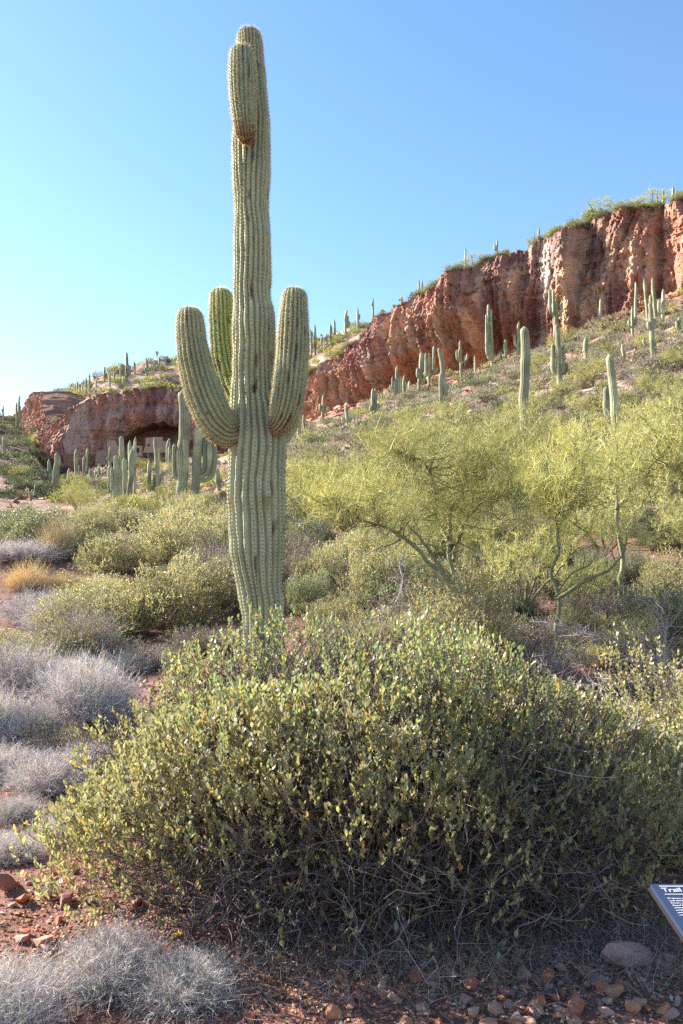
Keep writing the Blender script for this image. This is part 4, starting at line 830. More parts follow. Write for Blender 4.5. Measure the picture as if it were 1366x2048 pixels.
# ------------------------------------------------------------------ bushes of the middle ground, one by one
for k, u, v, wpx, hs, d in [
  ('J', 205, 1275, 210, .75, 'low spreading yellow green jojoba left of the big trunk, nearest the pale shrubs'),
  ('J', 330, 1262, 250, .95, 'wide orange tinted jojoba bush filling the middle left'),
  ('J', 430, 1225, 170, .9, 'jojoba bush touching the left side of the big trunk'),
  ('J', 235, 1150, 170, .8, 'bushy jojoba above the wide orange tinted one'),
  ('J', 345, 1130, 190, .85, 'grey green jojoba halfway up between barrel cactus and trunk'),
  ('J', 430, 1105, 150, .9, 'jojoba left of the big trunk at arm shadow height'),
  ('D', 72, 1090, 160, .8, 'large round dark green shrub at the left edge'),
  ('D', 20, 1075, 130, .7, 'dark green shrub cut off by the left picture edge'),
  ('D', 365, 1070, 120, .85, 'round dark shrub right of the barrel cacti'),
  ('D', 430, 1045, 110, .8, 'green shrub beside the small straw coloured barrel cactus'),
  ('D', 300, 1048, 80, .6, 'small dark green bush under the armed valley saguaro'),
  ('K', 420, 1300, 210, .45, 'thin grey bush at the foot of the big saguaro, left side'),
  ('K', 300, 1330, 220, .4, 'twiggy grey bush behind the left shoulder of the foreground bush'),
  ('J', 640, 1195, 150, 1.0, 'golden green jojoba just right of the big trunk'),
  ('J', 700, 1160, 170, 1.0, 'second jojoba right of the big trunk, higher up'),
  ('D', 620, 1100, 120, .9, 'dark bush behind the right side of the big trunk'),
  ('D', 760, 1110, 150, .7, 'blue green shrub under the left palo verde crown'),
  ('K', 800, 1230, 200, .8, 'dense grey twig tangle in the centre right middle ground'),
  ('J', 925, 1230, 170, .95, 'leafy olive jojoba between grey tangle and forked palo verde'),
  ('K', 960, 1330, 230, .7, 'large grey brown bush behind the top right of the foreground bush'),
  ('K', 1060, 1370, 230, .8, 'shaded grey brown bush with dark bare stems at right'),
  ('K', 1020, 1230, 170, .7, 'grey dry bush left of the forked palo verde foot'),
  ('K', 1190, 1250, 220, .7, 'wide grey dry bush under the forked palo verde'),
  ('J', 1190, 1330, 170, .6, 'small leafed jojoba with rusty tips by the bare red ground'),
  ('D', 1330, 1300, 220, .9, 'dark leafy shrub at the right edge behind dead branches'),
  ('J', 1350, 1215, 180, .9, 'golden green jojoba at the right edge below the palo verde'),
  ('D', 1270, 1180, 150, .8, 'dark evergreen shrub right of the forked palo verde'),
  ('K', 1120, 1130, 170, .6, 'grey bush behind the trunk of the forked palo verde'),
  ('D', 980, 1140, 150, .7, 'dark shrub in the shade right of the twisted palo verde'),
  ('J', 860, 1160, 120, .8, 'small jojoba at the foot of the twisted palo verde'),
  ('D', 1340, 1100, 150, .8, 'dark bush under the right edge palo verde'),
  ('K', 700, 1290, 180, .5, 'low grey bush peeping over the crest of the foreground bush'),
  ('D', 700, 1060, 110, .7, 'dark green shrub below the cholla beside the trunk'),
  ('D', 820, 1045, 110, .7, 'bushy shrub in deep shade behind the twisted trunk'),
  ('K', 900, 1060, 140, .6, 'grey dry shrub in the gap behind the twisted palo verde'),
  ('D', 1060, 1060, 130, .6, 'dark shrub between the two palo verde trunks'),
  ('D', 1200, 1060, 120, .7, 'dark shrub left of the right palo verde trunk'),
  ('K', 1010, 1290, 200, .6, 'grey bush with rusty sprigs over the crest of the foreground bush'), ('K', 1130, 1300, 180, .6, 'tangled grey bush in front of the forked palo verde'), ('J', 860, 1270, 150, .6, 'low jojoba behind the crest of the foreground bush'),
  ('D', 560, 1180, 110, .9, 'dark shrub directly behind the foot of the big saguaro'), ('P', 1100, 1430, 150, .5, 'pale dry bush on the shaded ground at right'), ('K', 1290, 1400, 170, .5, 'dry grey bush below the arching dead branches'),
  ('J', 1240, 1395, 150, .4, 'flat leafy sprig on the red ground at right'),
  ('P', 75, 1245, 190, .7, 'pale grey burrobush on bare red soil at middle left'),
  ('P', 40, 1120, 190, .5, 'dark grey burrobush below the big dark shrub'),
  ('G', 112, 1120, 110, 1.25, 'straw coloured grass tuft behind the dark grey burrobush'),
  ('G', 55, 1180, 120, .7, 'low golden grass fringe at the left edge'),
  ('G', 130, 1185, 100, .7, 'low golden grass beside the pale burrobush'),
  ('G', 195, 1175, 60, .6, 'small gold grass tuft at the foot of the upper left jojoba'),
  ('G', 225, 1060, 50, .6, 'little pale grass tuft right of the barrel cacti'), ('G', 292, 1062, 60, .6, 'little blond grass tuft left of the round dark shrub'),
  ('P', 40, 1395, 200, .75, 'blue grey burrobush at the left edge behind the whitest one'),
  ('P', 165, 1370, 170, .7, 'pale burrobush left of the foreground bush, upper one'),
  ('P', 250, 1345, 150, .6, 'pinkish grey burrobush behind the foreground bush'),
  ('P', 110, 1590, 240, .75, 'whitish sunlit burrobush spreading left of the foreground bush'), ('P', 10, 1560, 200, .7, 'second whitish burrobush cut by the left edge'),
  ('P', 10, 1730, 190, .65, 'grey burrobush at the left edge in front of the whitish one'),
  ('K', 190, 1540, 190, .6, 'dry bush pressed behind the left skirt of the foreground bush')]:
    plant_px(k, u, v, wpx, d, hs)
for k, u, v, wpx, hs, d in [('J', 130, 1330, 190, .6, 'olive jojoba between the pale burrobushes at left'), ('P', 190, 1440, 170, .8, 'pale burrobush touching the left shoulder of the foreground bush'), ('P', 60, 1480, 170, .8, 'pale burrobush in the middle of the left edge row'),
  ('J', 20, 1320, 170, .6, 'olive bush cut by the left edge above the pale burrobushes'), ('K', 120, 1500, 160, .6, 'grey brown bush among pale burrobushes at left'), ('P', 130, 1680, 170, .7, 'low pale burrobush under the left skirt of the foreground bush'),
  ('J', 190, 1215, 170, .6, 'small jojoba left of the low spreading one'), ('D', 190, 1110, 130, .6, 'green shrub right of the straw grass'), ('P', 130, 1260, 120, .6, 'small pale burrobush by the low spreading jojoba'), ('P', 30, 1640, 150, .7, 'pale burrobush low on the left edge'),
  ('D', 820, 1130, 120, .8, 'dark gap shrub below the twisted palo verde limbs'), ('D', 1080, 1120, 120, .8, 'dark shrub left of the forked palo verde trunk'), ('K', 680, 1230, 170, .6, 'grey bush over the crest right of the big trunk'), ('D', 950, 1090, 120, .8, 'dark shrub in the gap right of the twisted palo verde')]:
    plant_px(k, u, v, wpx, d, hs)
plant('P', -1.16, 2.60, .66, 'bright white burrobush in the lower left corner', .78)
plant('P', -.86, 2.95, .50, 'blue grey shaded burrobush right of the white corner one', .95)
plant('P', -.56, 2.86, .46, 'sparse grey burrobush under the twigs of the foreground bush', .75)
plant('J', 2.45, 5.25, 1.9, 'sunlit jojoba bush at the right edge behind the foreground bush', .85)
plant('J', 2.0, 4.3, .9, 'small jojoba joining the foreground bush at the right edge', .9)

# ------------------------------------------------------------------ palo verdes
def verde(label, y, limbs, crowns, nsec, ntwg, seed, **k):
    W = lambda u, v, dy=0: px(u, v, y + dy)
    base = W(*limbs[0][0][0]); zb0 = gz(base[0], base[1]); o_ = np.array([base[0], base[1], zb0])
    L = [([W(*q) - o_ for q in pts], r0, r1) for pts, r0, r1 in limbs]
    L[0][0].insert(0, np.array([L[0][0][0][0], L[0][0][0][1], -.1]))
    Cn = [tuple(W(u, v, dy) - o_) + (a / F * y, b2 if b2 else a / F * y * .8, b / F * y) for u, v, dy, a, b, b2 in crowns]
    wood, tw_, f_ = verde_parts(L, Cn, nsec, ntwg, seed, **k); t = empty('palo_verde', o_); tag(t, label, 'tree', 'palo verde trees')
    for i, a_ in enumerate(wood): put('trunk' if i == 0 else 'limb', a_.mesh('limb', M['bark'], True), t)
    put('branches', tw_.mesh('branches', M['bark']), t, 'stuff'); put('twigs', f_.mesh('twigs', M['verde']), t, 'stuff')
verde('twisted palo verde with pale crooked limbs in the centre of the slope', 11.5,
      [([(905, 1215), (902, 1130), (888, 1060), (868, 1000, -.2), (862, 955, -.3), (838, 922, -.3), (790, 905, -.4)], .040, .012),
       ([(900, 1120), (925, 1050, .1), (948, 1012, .1), (985, 1002, .2), (1040, 985, .3)], .030, .010), ([(895, 1090), (898, 1020, .3), (935, 965, .5), (990, 925, .7)], .04, .012),
       ([(905, 1160), (870, 1120, -.3), (830, 1070, -.6), (800, 1040, -.8)], .035, .01)],
      [(880, 940, 0, 190, 110, 1.3), (1010, 960, .4, 130, 110, 1.2), (780, 970, -.3, 110, 100, 1), (930, 880, .2, 140, 60, 1), (900, 1060, -.2, 150, 70, .9)], 330, 9000, 201, twr=.0024)
verde('slim forked palo verde at right, trunk parting near the ground', 10.3,
      [([(1114, 1200), (1108, 1140), (1114, 1060), (1124, 1020), (1140, 985), (1146, 930)], .034, .012), ([(1116, 1195), (1160, 1168, -.1), (1215, 1135, -.2), (1262, 1085, -.2)], .03, .009),
       ([(1122, 1040), (1100, 985, .1), (1090, 930, .1)], .018, .008), ([(1114, 1190), (1128, 1160, .1), (1180, 1120, .3), (1200, 1090, .4)], .018, .007)],
      [(1125, 940, 0, 95, 95, .9), (1170, 1000, 0, 100, 90, .9), (1240, 1080, -.2, 70, 45, .6), (1090, 1010, .2, 60, 60, .6)], 170, 4500, 202, twr=.0022)
verde('palo verde at the right edge with a long limb reaching up right', 13.0,
      [([(1240, 1075), (1232, 1025), (1262, 985), (1300, 940), (1338, 890), (1385, 840)], .05, .015), ([(1233, 1020), (1238, 965, .2), (1225, 920, .3)], .028, .01), ([(1300, 940), (1345, 930, -.3), (1390, 935, -.4)], .025, .01)],
      [(1310, 890, 0, 110, 90, 1.2), (1235, 940, .1, 70, 75, 1), (1370, 930, 0, 80, 80, 1)], 190, 4600, 203, twr=.0028)
verde('leaning palo verde limb sweeping left under the twisted one', 9.6,
      [([(925, 1235), (895, 1165), (855, 1112), (805, 1085), (765, 1052), (715, 1033), (660, 1010)], .045, .01), ([(805, 1085), (770, 1090, .1), (735, 1108, .2)], .016, .006), ([(760, 1050), (745, 1010, .1), (735, 960, .2)], .016, .006)],
      [(700, 1000, 0, 110, 60, .9), (770, 1030, .2, 80, 60, .8), (640, 990, .1, 60, 50, .7)], 120, 2400, 204, twr=.002)
for i, (u, v, wpx, d) in enumerate([
  (625, 1010, 130, 'airy palo verde immediately right of the big trunk'), (640, 945, 120, 'round bright palo verde below the right big arm'), (720, 985, 150, 'palo verde left of the twisted one, farther up'),
  (760, 915, 130, 'pale palo verde under the short saguaros of the gully'), (850, 905, 190, 'wide hazy palo verde above the twisted one'), (960, 935, 200, 'hazy palo verde behind the twisted crown, right side'),
  (1060, 945, 190, 'palo verde at the foot of the tall unbranched saguaro'), (1160, 905, 170, 'palo verde left of the leaning saguaro column'), (1290, 905, 190, 'palo verde right of the leaning saguaro column'),
  (1366, 870, 190, 'palo verde cut by the right edge, upper one'), (900, 850, 120, 'palo verde haze just below the two stemmed leaning saguaro'), (1005, 868, 130, 'palo verde round the two knobby saguaro heads'),
  (1185, 775, 130, 'bright palo verde in the middle of the slope'), (1130, 800, 90, 'palo verde beside the woody footed saguaro'), (1300, 800, 120, 'dark trunked palo verde on the upper right slope'),
  (1240, 830, 110, 'palo verde above the stone wall'), (1345, 745, 100, 'palo verde high at the right edge'), (1080, 745, 80, 'palo verde right of the tall unbranched column'), (1290, 705, 80, 'yellow palo verde near the many armed saguaro'),
  (1205, 665, 55, 'small green palo verde under the cliff'), (1130, 690, 75, 'deep green palo verde below the high candelabra'), (1110, 700, 60, 'palo verde tucked left of the deep green one'),
  (262, 1022, 80, 'green palo verde before the valley saguaro clump'), (190, 1010, 80, 'palo verde between dark shrub and saguaro clump'), (300, 1030, 70, 'palo verde right of the saguaro clump'), (430, 975, 90, 'palo verde peeping between arm and trunk on the left'),
  (150, 985, 90, 'small palo verde under the slender valley saguaros'), (40, 962, 70, 'palo verde at the left edge in the valley'), (280, 945, 70, 'little palo verde on the green slope under the ruins'), (330, 955, 70, 'little palo verde right below the cave')]):
    plant_px('V', u, v, wpx * .85, d, .72)

# ------------------------------------------------------------------ scrub of the slopes
LANDMARKS = [(647, 815, 'the three armed saguaro by the gully'), (599, 855, 'the plain saguaro by the big right arm'), (693, 834, 'the saguaro with two side buds'), (746, 808, 'the twin stemmed saguaro'),
  (793, 765, 'the bushy candelabra saguaro'), (841, 744, 'the saguaro before the orange cliff'), (860, 735, 'the crowded four stemmed saguaro'), (885, 770, 'the leaning saguaro with a fallen arm'), (921, 715, 'the thin footed candelabra'),
  (950, 722, 'the stubby saguaro among chollas'), (925, 820, 'the thick young saguaro'), (983, 675, 'the four parallel stems'), (1010, 693, 'the small post saguaro'), (1036, 672, 'the one armed slim saguaro'),
  (1052, 770, 'the tallest unbranched saguaro'), (1112, 632, 'the high candelabra saguaro'), (1114, 745, 'the woody footed saguaro'), (1174, 697, 'the medium budded saguaro'), (1200, 616, 'the high thin saguaro'),
  (1247, 705, 'the short plain post saguaro'), (1224, 790, 'the leaning saguaro column'), (1262, 647, 'the saguaro with thin raised arms'), (1271, 587, 'the saguaro against the cliff'), (1303, 662, 'the many armed saguaro'),
  (1329, 612, 'the bowed saguaro at right'), (1358, 653, 'the stout right edge saguaro'), (1366, 730, 'the right picture edge, high up'), (1366, 820, 'the right picture edge, lower down'), (1185, 842, 'the pinkish stone wall'),
  (1320, 840, 'the dark red stone wall'), (1005, 850, 'the two knobby saguaro heads'), (930, 511, 'the lone slim rim saguaro'), (994, 500, 'the armed rim saguaro'), (1073, 470, 'the rim saguaro pair'), (1131, 458, 'the stout rim saguaro'),
  (1195, 425, 'the large green rim bush'), (1250, 415, 'the rim chollas'), (1335, 388, 'the four rim corner saguaros'), (840, 565, 'the tiny twin rim saguaros'), (800, 592, 'the lone bush on the low rim'), (746, 606, 'the small skyline saguaro'),
  (715, 632, 'the forked skyline saguaro'), (693, 642, 'the gnarled skyline saguaro'), (665, 660, 'the plain skyline saguaro'), (630, 675, 'the tall skyline saguaro by the arm'), (650, 690, 'the tiny gully saguaros'), (700, 690, 'the cliff end above the gully'),
  (253, 735, 'the tallest hilltop saguaro'), (209, 748, 'the close armed hilltop saguaro'), (225, 765, 'the brow saguaros'), (176, 770, 'the shoulder saguaro posts'), (150, 778, 'the leftmost shoulder saguaros'), (293, 738, 'the shaggy hilltop saguaro'),
  (321, 725, 'the dark red hilltop knob'), (350, 722, 'the saguaro behind the left arm'), (431, 712, 'the gap between the left big arms'), (270, 740, 'the forked hilltop saguaro'), (105, 829, 'the green shoulder saguaro'), (80, 800, 'the dark red outcrop'),
  (37, 810, 'the far left skyline pair'), (7, 895, 'the left edge slope saguaro'), (60, 860, 'the foot of the dark outcrop'), (60, 920, 'the dry gully at left'), (112, 945, 'the thick single saguaro'), (98, 945, 'the small trident saguaro'),
  (152, 935, 'the round headed valley saguaro'), (174, 925, 'the slanting thin saguaro'), (199, 945, 'the short saguaro by the clump'), (225, 960, 'the leftmost clump stem'), (250, 940, 'the crowded valley clump'), (311, 940, 'the both armed valley saguaro'),
  (340, 915, 'the thin double saguaro'), (365, 890, 'the broad tapering saguaro'), (400, 930, 'the armed saguaro under the elbow'), (437, 960, 'the short saguaro by the trunk'), (225, 900, 'the tall ruined wall'), (310, 885, 'the square adobe room'),
  (70, 982, 'the small saguaro over the dark shrub'), (20, 985, 'the pair of saguaro tips'), (199, 1040, 'the golden barrel cactus'), (520, 950, 'the big trunk'), (580, 970, 'the yellow barrel cactus'), (870, 960, 'the twisted palo verde'),
  (1124, 1060, 'the forked palo verde'), (1235, 1030, 'the right edge palo verde'), (720, 1035, 'the sweeping palo verde limb'), (800, 1200, 'the grey twig tangle'), (1240, 1290, 'the arching dead branch'), (330, 1180, 'the orange tinted jojoba'), (430, 1110, 'the jojoba by the trunk')]
LM = np.array([q[:2] for q in LANDMARKS], float); USED = set()
def rel_label(look, u, v, big_):
    """look + size + where it stands against the nearest thing one can find"""
    order = np.argsort(np.hypot(LM[:, 0] - u, LM[:, 1] - v))
    for rnd in range(3):
        for j in order[:6]:
            dx, dy = u - LM[j, 0], v - LM[j, 1]; r = math.hypot(dx, dy)
            if abs(dx) > 2.2 * abs(dy): w1 = 'right of' if dx > 0 else 'left of'
            elif abs(dy) > 2.2 * abs(dx): w1 = 'below' if dy > 0 else 'above'
            else: w1 = ('below and ' if dy > 0 else 'above and ') + ('right of' if dx > 0 else 'left of')
            w0 = 'close ' if r < 14 else ('' if r < 32 else ('well ' if r < 60 else 'far '))
            lab = '%s%s %s%s %s' % (('larger ', 'smaller ', 'middle sized ')[big_ if rnd == 0 else (big_ + rnd) % 3], look, w0, w1, LANDMARKS[j][2])
            if lab not in USED and len(lab.split()) <= 16: USED.add(lab); return lab
        if rnd == 0: look = look.replace('mound', 'clump') if 'mound' in look else look
    return lab
def proj(x, y, z): return UC + F * x / y, VH - F * (z - HC) / y
pts = []; RS = np.random.RandomState(99); SMALL = []
MKEYS = ('M', 'MG', 'MD', 'MY')
def scatter(n, cond, size, kinds, wts, label, sep=.9, ulim=(-60, 1430), ylim=(13, 135), group=None, sizevar=.45, lbls=None):
    k = 0; tries = 0
    while k < n and tries < n * 60:
        tries += 1; u = RS.uniform(*ulim); y = math.sqrt(RS.uniform(ylim[0] ** 2, ylim[1] ** 2)) if ylim[1] < 300 else RS.uniform(*ylim); x = (u - UC) / F * y
        if not cond(u, y): continue
        w_ = size * RS.uniform(1 - sizevar, 1 + sizevar)
        if any((x - a) ** 2 + (y - b) ** 2 < (sep * (w_ + c) / 2) ** 2 for a, b, c in pts): continue
        pts.append((x, y, w_)); key = kinds[RS.choice(len(kinds), p=np.array(wts) / sum(wts))]; hs = RS.uniform(.75, 1.15)
        if key == 'C': w_ *= .6
        bigq = 0 if w_ > size * 1.18 else (1 if w_ < size * .82 else 2)
        if key in MKEYS: SMALL.append((w_ / y, key, x, y, w_, hs, lbls[key], u, bigq))
        else:
            _, v = proj(x, y, gz(x, y) + w_ * .3); plant(key, x, y, w_, rel_label(lbls[key], u, v, bigq), hs)
        k += 1
def flush_small(limit=200):
    SMALL.sort(key=lambda q: -q[0]); inview = 0; rest = Acc()
    for a_, key, x, y, w_, hs, lab, u, bigq in SMALL:
        z = gz(x, y)
        if inview < limit:
            _, v = proj(x, y, z + w_ * .3); plant(key, x, y, w_, rel_label(lab, u, v, bigq), hs); inview += NAMES[key][0] == 'scrub_mound'
        else:
            a = R_.uniform(0, 6.28); V, T, C = FARM[key][R_.randint(3)]; V = V * np.array([w_, w_, w_ * hs]); V = np.stack([V[:, 0] * math.cos(a) - V[:, 1] * math.sin(a), V[:, 0] * math.sin(a) + V[:, 1] * math.cos(a), V[:, 2]], 1)
            rest.add(V + np.array([x, y, z - .05]), T, C * R_.uniform(.85, 1.15))
    if rest.n: tag(put('distant_scrub', rest.mesh('distant_scrub', M['scrub'])), 'uncountable small scrub speckling the hill slopes and the rim', 'scrub', kind='stuff')
FARM = {}
for key, cs in MC.items():
    FARM[key] = []
    for sd0 in (1, 2, 3):
        a_ = mound_parts(sd0, .5, .42, 210, .13, cs, (3, 3, 2, 2)); FARM[key].append((np.concatenate(a_.v), np.concatenate(a_.t), np.concatenate(a_.c)))
ybf = lambda u: np.interp(u, U0, YB)
L_ = {'M': 'grey green mound', 'MG': 'pinkish grey mound', 'MY': 'yellow green bush', 'MD': 'dark mound', 'C': 'pale cholla', 'J': 'jojoba', 'D': 'dark shrub', 'K': 'dry bush', 'P': 'burrobush', 'V': 'hazy palo verde'}
scatter(720, lambda u, y: y < ybf(u) - 3 and u > 560, 1.45, ['M', 'MG', 'MD'], [5, 5, 1], '', .42, (560, 1430), (32, 112), lbls=L_)
scatter(130, lambda u, y: y < ybf(u) - 2 and u > 560, 1.7, ['MY', 'MY', 'M'], [3, 0, 1], '', .5, (560, 1430), (34, 112), lbls=L_)
scatter(46, lambda u, y: ybf(u) - 14 < y < ybf(u) - 3 and u > 760, 1.6, ['C'], [1], '', .4, (760, 1430), (70, 118), lbls=L_)
scatter(110, lambda u, y: y < ybf(u) - 2, 2.0, ['M', 'MY', 'MD', 'MG'], [3, 4, 2, 1], '', .55, (90, 580), (36, 136), lbls=L_)
scatter(230, lambda u, y: True, 1.9, ['MD', 'M', 'MY'], [9, 1.2, .4], '', .5, (-60, 120), (60, 186), lbls=L_)  # mostly dark mounds, their colour standing in for this slope's shade
scatter(340, lambda u, y: y > ybf(u) + 9.5 and (u < 470 or 560 < u < 790), 2.4, ['M', 'MY', 'C', 'MD'], [4, 5, 1, 1], '', .5, (60, 790), (120, 182), lbls=L_)
def rim_at(u, k):
    """a point on the brow of the cliff: column of the photo, 0 = lip .. 3 = well back"""
    i = int(np.argmin(np.abs(UC + F * X[NR] / Y[NR] - u) + 1e3 * (np.arange(len(S)) > len(S) * .93))); f = k - int(k); j = NR - 1 + int(k)
    return tuple(float(q[j, i] * (1 - f) + q[j + 1, i] * f) for q in (X, Y, Z))
RIMK = []
for q in range(230):
    u = RS.uniform(590, 1430) if q < 180 else RS.uniform(120, 590); k = RS.uniform(.05, 1.6); x, y, z = rim_at(u, k); key = ['M', 'MY', 'C', 'MD', 'MG'][RS.choice(5, p=[.28, .27, .3, .07, .08])]; w_ = RS.uniform(.9, 2.4) * (.55 if key == 'C' else 1)
    u_, v_ = proj(x, y, z + .3 * w_); plant(key, x, y, w_, rel_label(L_[key], u_, v_, 0 if w_ > 1.8 else (1 if w_ < 1.1 else 2)), RS.uniform(.8, 1.2), z=z - .12)
for u, wpx, d in [(1195, 90, 'large green rim bush left of the chollas'), (1115, 55, 'round green rim bush left of the stout saguaro'), (1068, 55, 'dark green rim bush round the leaning saguaro'), (1300, 90, 'wide green rim bush near the corner saguaros'), (1160, 40, 'small green rim bush right of the stout saguaro'), (1010, 35, 'green rim bush beside the armed rim saguaro'), (945, 70, 'flat green rim bush beside the lone slim saguaro'), (800, 35, 'green skyline bush on the lower rim'), (1250, 60, 'green bush behind rim chollas')]:
    x, y, z = rim_at(u, 1.2); plant('V', x, y, wpx / F * y, d, .75, z=z - .5)
    for q in range(2):
        x2, y2, z2 = rim_at(u + RS.uniform(-.3, .3) * wpx, RS.uniform(.6, 1.6)); plant('MY', x2, y2, wpx / F * y2 * RS.uniform(.4, .6), ('bushy green undergrowth in the ', 'pale green undergrowth in the ')[q] + d, 1.2, z=z2 - .2)
scatter(9, lambda u, y: True, 1.1, ['P', 'K'], [5, 1], '', .5, (-60, 240), (5.5, 13), lbls=L_)
# nearer fill between the listed bushes
scatter(80, lambda u, y: not (u < 320 and y < 22), 1.5, ['J', 'D', 'K'], [3, 3, 4], '', .45, (150, 1430), (12, 30), lbls=L_)
scatter(26, lambda u, y: True, 2.8, ['V'], [1], '', .45, (560, 1430), (19, 44), lbls=L_, sizevar=.3)
scatter(14, lambda u, y: True, 1.3, ['J', 'K'], [3, 2], '', .2, (580, 1430), (9, 16), lbls=L_)
scatter(12, lambda u, y: True, 2.0, ['V'], [1], '', .3, (580, 1430), (12.5, 19), lbls=L_, sizevar=.3)
scatter(8, lambda u, y: True, 2.0, ['V'], [1], '', .45, (100, 480), (30, 50), lbls=L_, sizevar=.3)
flush_small()

# ------------------------------------------------------------------ stones and gravel
def rock_mesh(seed, name='stone', sub=2, flat=.7, col=(.3, .12, .07), ang=.28):
    rs = np.random.RandomState(seed); import bmesh
    bm = bmesh.new(); bmesh.ops.create_icosphere(bm, subdivisions=sub, radius=1)
    V = np.array([v.co[:] for v in bm.verts]); T = np.array([[q.index for q in f_.verts] for f_ in bm.faces]); bm.free()
    for k in range(15):                                   # broken faces
        nrm = norm(rs.normal(size=3)); d = rs.uniform(.42, .72); e = V @ nrm - d; V = V - np.clip(e, 0, None)[:, None] * nrm
    V = V * (1 + .02 * rs.normal(size=(len(V), 1))) * np.array([1, rs.uniform(.6, 1), flat * rs.uniform(.7, 1.2)])
    return mesh_tris(name, V, T, M['stone'], np.tile(np.array(col, float), (len(V), 1)))
STC = [(.46, .165, .085), (.37, .14, .085), (.50, .23, .13), (.32, .15, .12), (.54, .31, .21), (.40, .23, .19), (.48, .27, .20)]
stones = [rock_mesh(300 + i, 'stone', 2 if i % 2 else 1, .7, STC[i % 7]) for i in range(21)]
k = 0; tries = 0
def gz0(x, y): return gz(x, y)
while k < 262 and tries < 9000:
    tries += 1
    if k < 150: x, y, s0 = R_.uniform(-.1, 1.45), R_.uniform(2.62, 3.22), R_.uniform(.014, .042)
    elif k < 215: x, y, s0 = R_.uniform(-1.75, -.75), R_.uniform(2.7, 4.6), R_.uniform(.018, .055)
    elif k < 250: x, y, s0 = R_.uniform(-5, -2.6), R_.uniform(6.5, 14), R_.uniform(.04, .12)
    else: x, y, s0 = R_.uniform(2.2, 5), R_.uniform(6, 10), R_.uniform(.05, .16)
    if k < 150 and y > 2.95 + .12 * x and R_.rand() < .8: continue
    o = put('stone', stones[R_.randint(21)], g0); o.location = (x, y, gz0(x, y) + s0 * .25); o.rotation_euler = (R_.normal(0, .35), R_.normal(0, .35), R_.uniform(0, 6.28)); o.scale = (s0 * R_.uniform(1, 1.5), s0 * 1.1, s0); k += 1
# the stones one can point at, by photo position
for u, v, w_, c in [(1096, 1962, 62, 0), (1232, 1990, 54, 2), (1206, 1985, 46, 0), (1215, 2008, 34, 4), (1176, 1958, 50, 3), (1190, 1975, 30, 6), (1112, 2004, 44, 0), (1150, 2025, 70, 1), (1075, 1970, 44, 1), (1050, 1978, 30, 0), (948, 2030, 40, 4), (1262, 2020, 48, 2), (1295, 2022, 34, 0),
                    (14, 1780, 62, 3), (45, 1885, 44, 5), (88, 1890, 60, 4), (152, 1888, 48, 1), (96, 1918, 34, 6), (50, 1868, 34, 0), (830, 1958, 50, 1), (500, 2040, 44, 0), (1340, 2035, 54, 5), (270, 1925, 38, 3)]:
    y = 1.55 * F / max(v - VH, 10); y = (HC - gz((u - UC) / F * y, y)) * F / (v - VH); x = (u - UC) / F * y; s0 = w_ / F * y / 2.1
    o = put('stone', stones[{0: 0, 1: 1, 2: 2, 3: 3, 4: 4, 5: 5, 6: 6}[c] + 7 * R_.randint(3)], g0); o.location = (x, y, gz(x, y) + s0 * .35); o.rotation_euler = (R_.normal(0, .3), R_.normal(0, .3), R_.uniform(0, 6.28)); o.scale = (s0 * 1.15, s0, s0)
# boulder under the bush
yb_ = 3.10; bo = put('boulder', rock_mesh(77, 'boulder', 4, .62, (.42, .24, .20), .1), None); xb = (1252 - UC) / F * yb_
Vb_ = np.empty(len(bo.data.vertices) * 3, np.float32); bo.data.vertices.foreach_get('co', Vb_); Vb_ = Vb_.reshape(-1, 3); Vb_ = Vb_ * .55 + norm(Vb_) * np.array([1, .75, .6]) * .42; Vb_ *= (1 + .09 * fbm(Vb_[:, 0] * 3, Vb_[:, 1] * 3, Vb_[:, 2] * 3, 3, 4))[:, None]
bo.data.vertices.foreach_set('co', Vb_.astype(np.float32).ravel()); bo.data.polygons.foreach_set('use_smooth', np.ones(len(bo.data.polygons), bool))
bo.location = (xb, yb_, gz(xb, yb_) + .02); bo.rotation_euler = (.1, .22, .3); bo.scale = (.14, .11, .105)
tag(bo, 'smooth pinkish boulder lying under the foreground bush near the trail sign', 'boulder')
# gravel: uncountable small stones, and rubble on the slopes
def gravel(n, X, Y, S, cols, wts):
    octv = np.array([[1, 0, 0], [-1, 0, 0], [0, 1, 0], [0, -1, 0], [0, 0, 1], [0, 0, -1.]]); T8 = np.array([[0, 2, 4], [2, 1, 4], [1, 3, 4], [3, 0, 4], [2, 0, 5], [1, 2, 5], [3, 1, 5], [0, 3, 5]])
    V = octv[None] * R_.uniform(.55, 1.2, (n, 6, 1)) * np.array([1, 1, .65]) + R_.normal(0, .18, (n, 6, 3)); a = R_.uniform(0, 6.28, n); c, s1 = np.cos(a)[:, None], np.sin(a)[:, None]
    V = np.stack([V[..., 0] * c - V[..., 1] * s1, V[..., 0] * s1 + V[..., 1] * c, V[..., 2]], -1) * S[:, None, None]; V += np.stack([X, Y, ground_z(X, Y) + S * .2], -1)[:, None]
    return V.reshape(-1, 3), (T8[None] + (np.arange(n) * 6)[:, None, None]).reshape(-1, 3), np.repeat(pick(cols, wts, n, .2), 6, 0)
ga = Acc(); n = 24000; Yg = R_.uniform(2.5, 5.2, n); Xg = (R_.uniform(-80, 1450, n) - UC) / F * Yg; ga.add(*gravel(n, Xg, Yg, R_.uniform(.002, .011, n) * R_.uniform(.6, 1.3, n), STC, (5, 5, 3, 3, 2, 1, 1)))
n = 5000; Yg = R_.uniform(5, 22, n); Xg = (R_.uniform(-80, 1450, n) - UC) / F * Yg; ga.add(*gravel(n, Xg, Yg, R_.uniform(.01, .06, n), STC, (4, 4, 3, 3, 3, 3, 1)))
put('gravel', ga.mesh('gravel', M['stone']), g0, 'stuff')
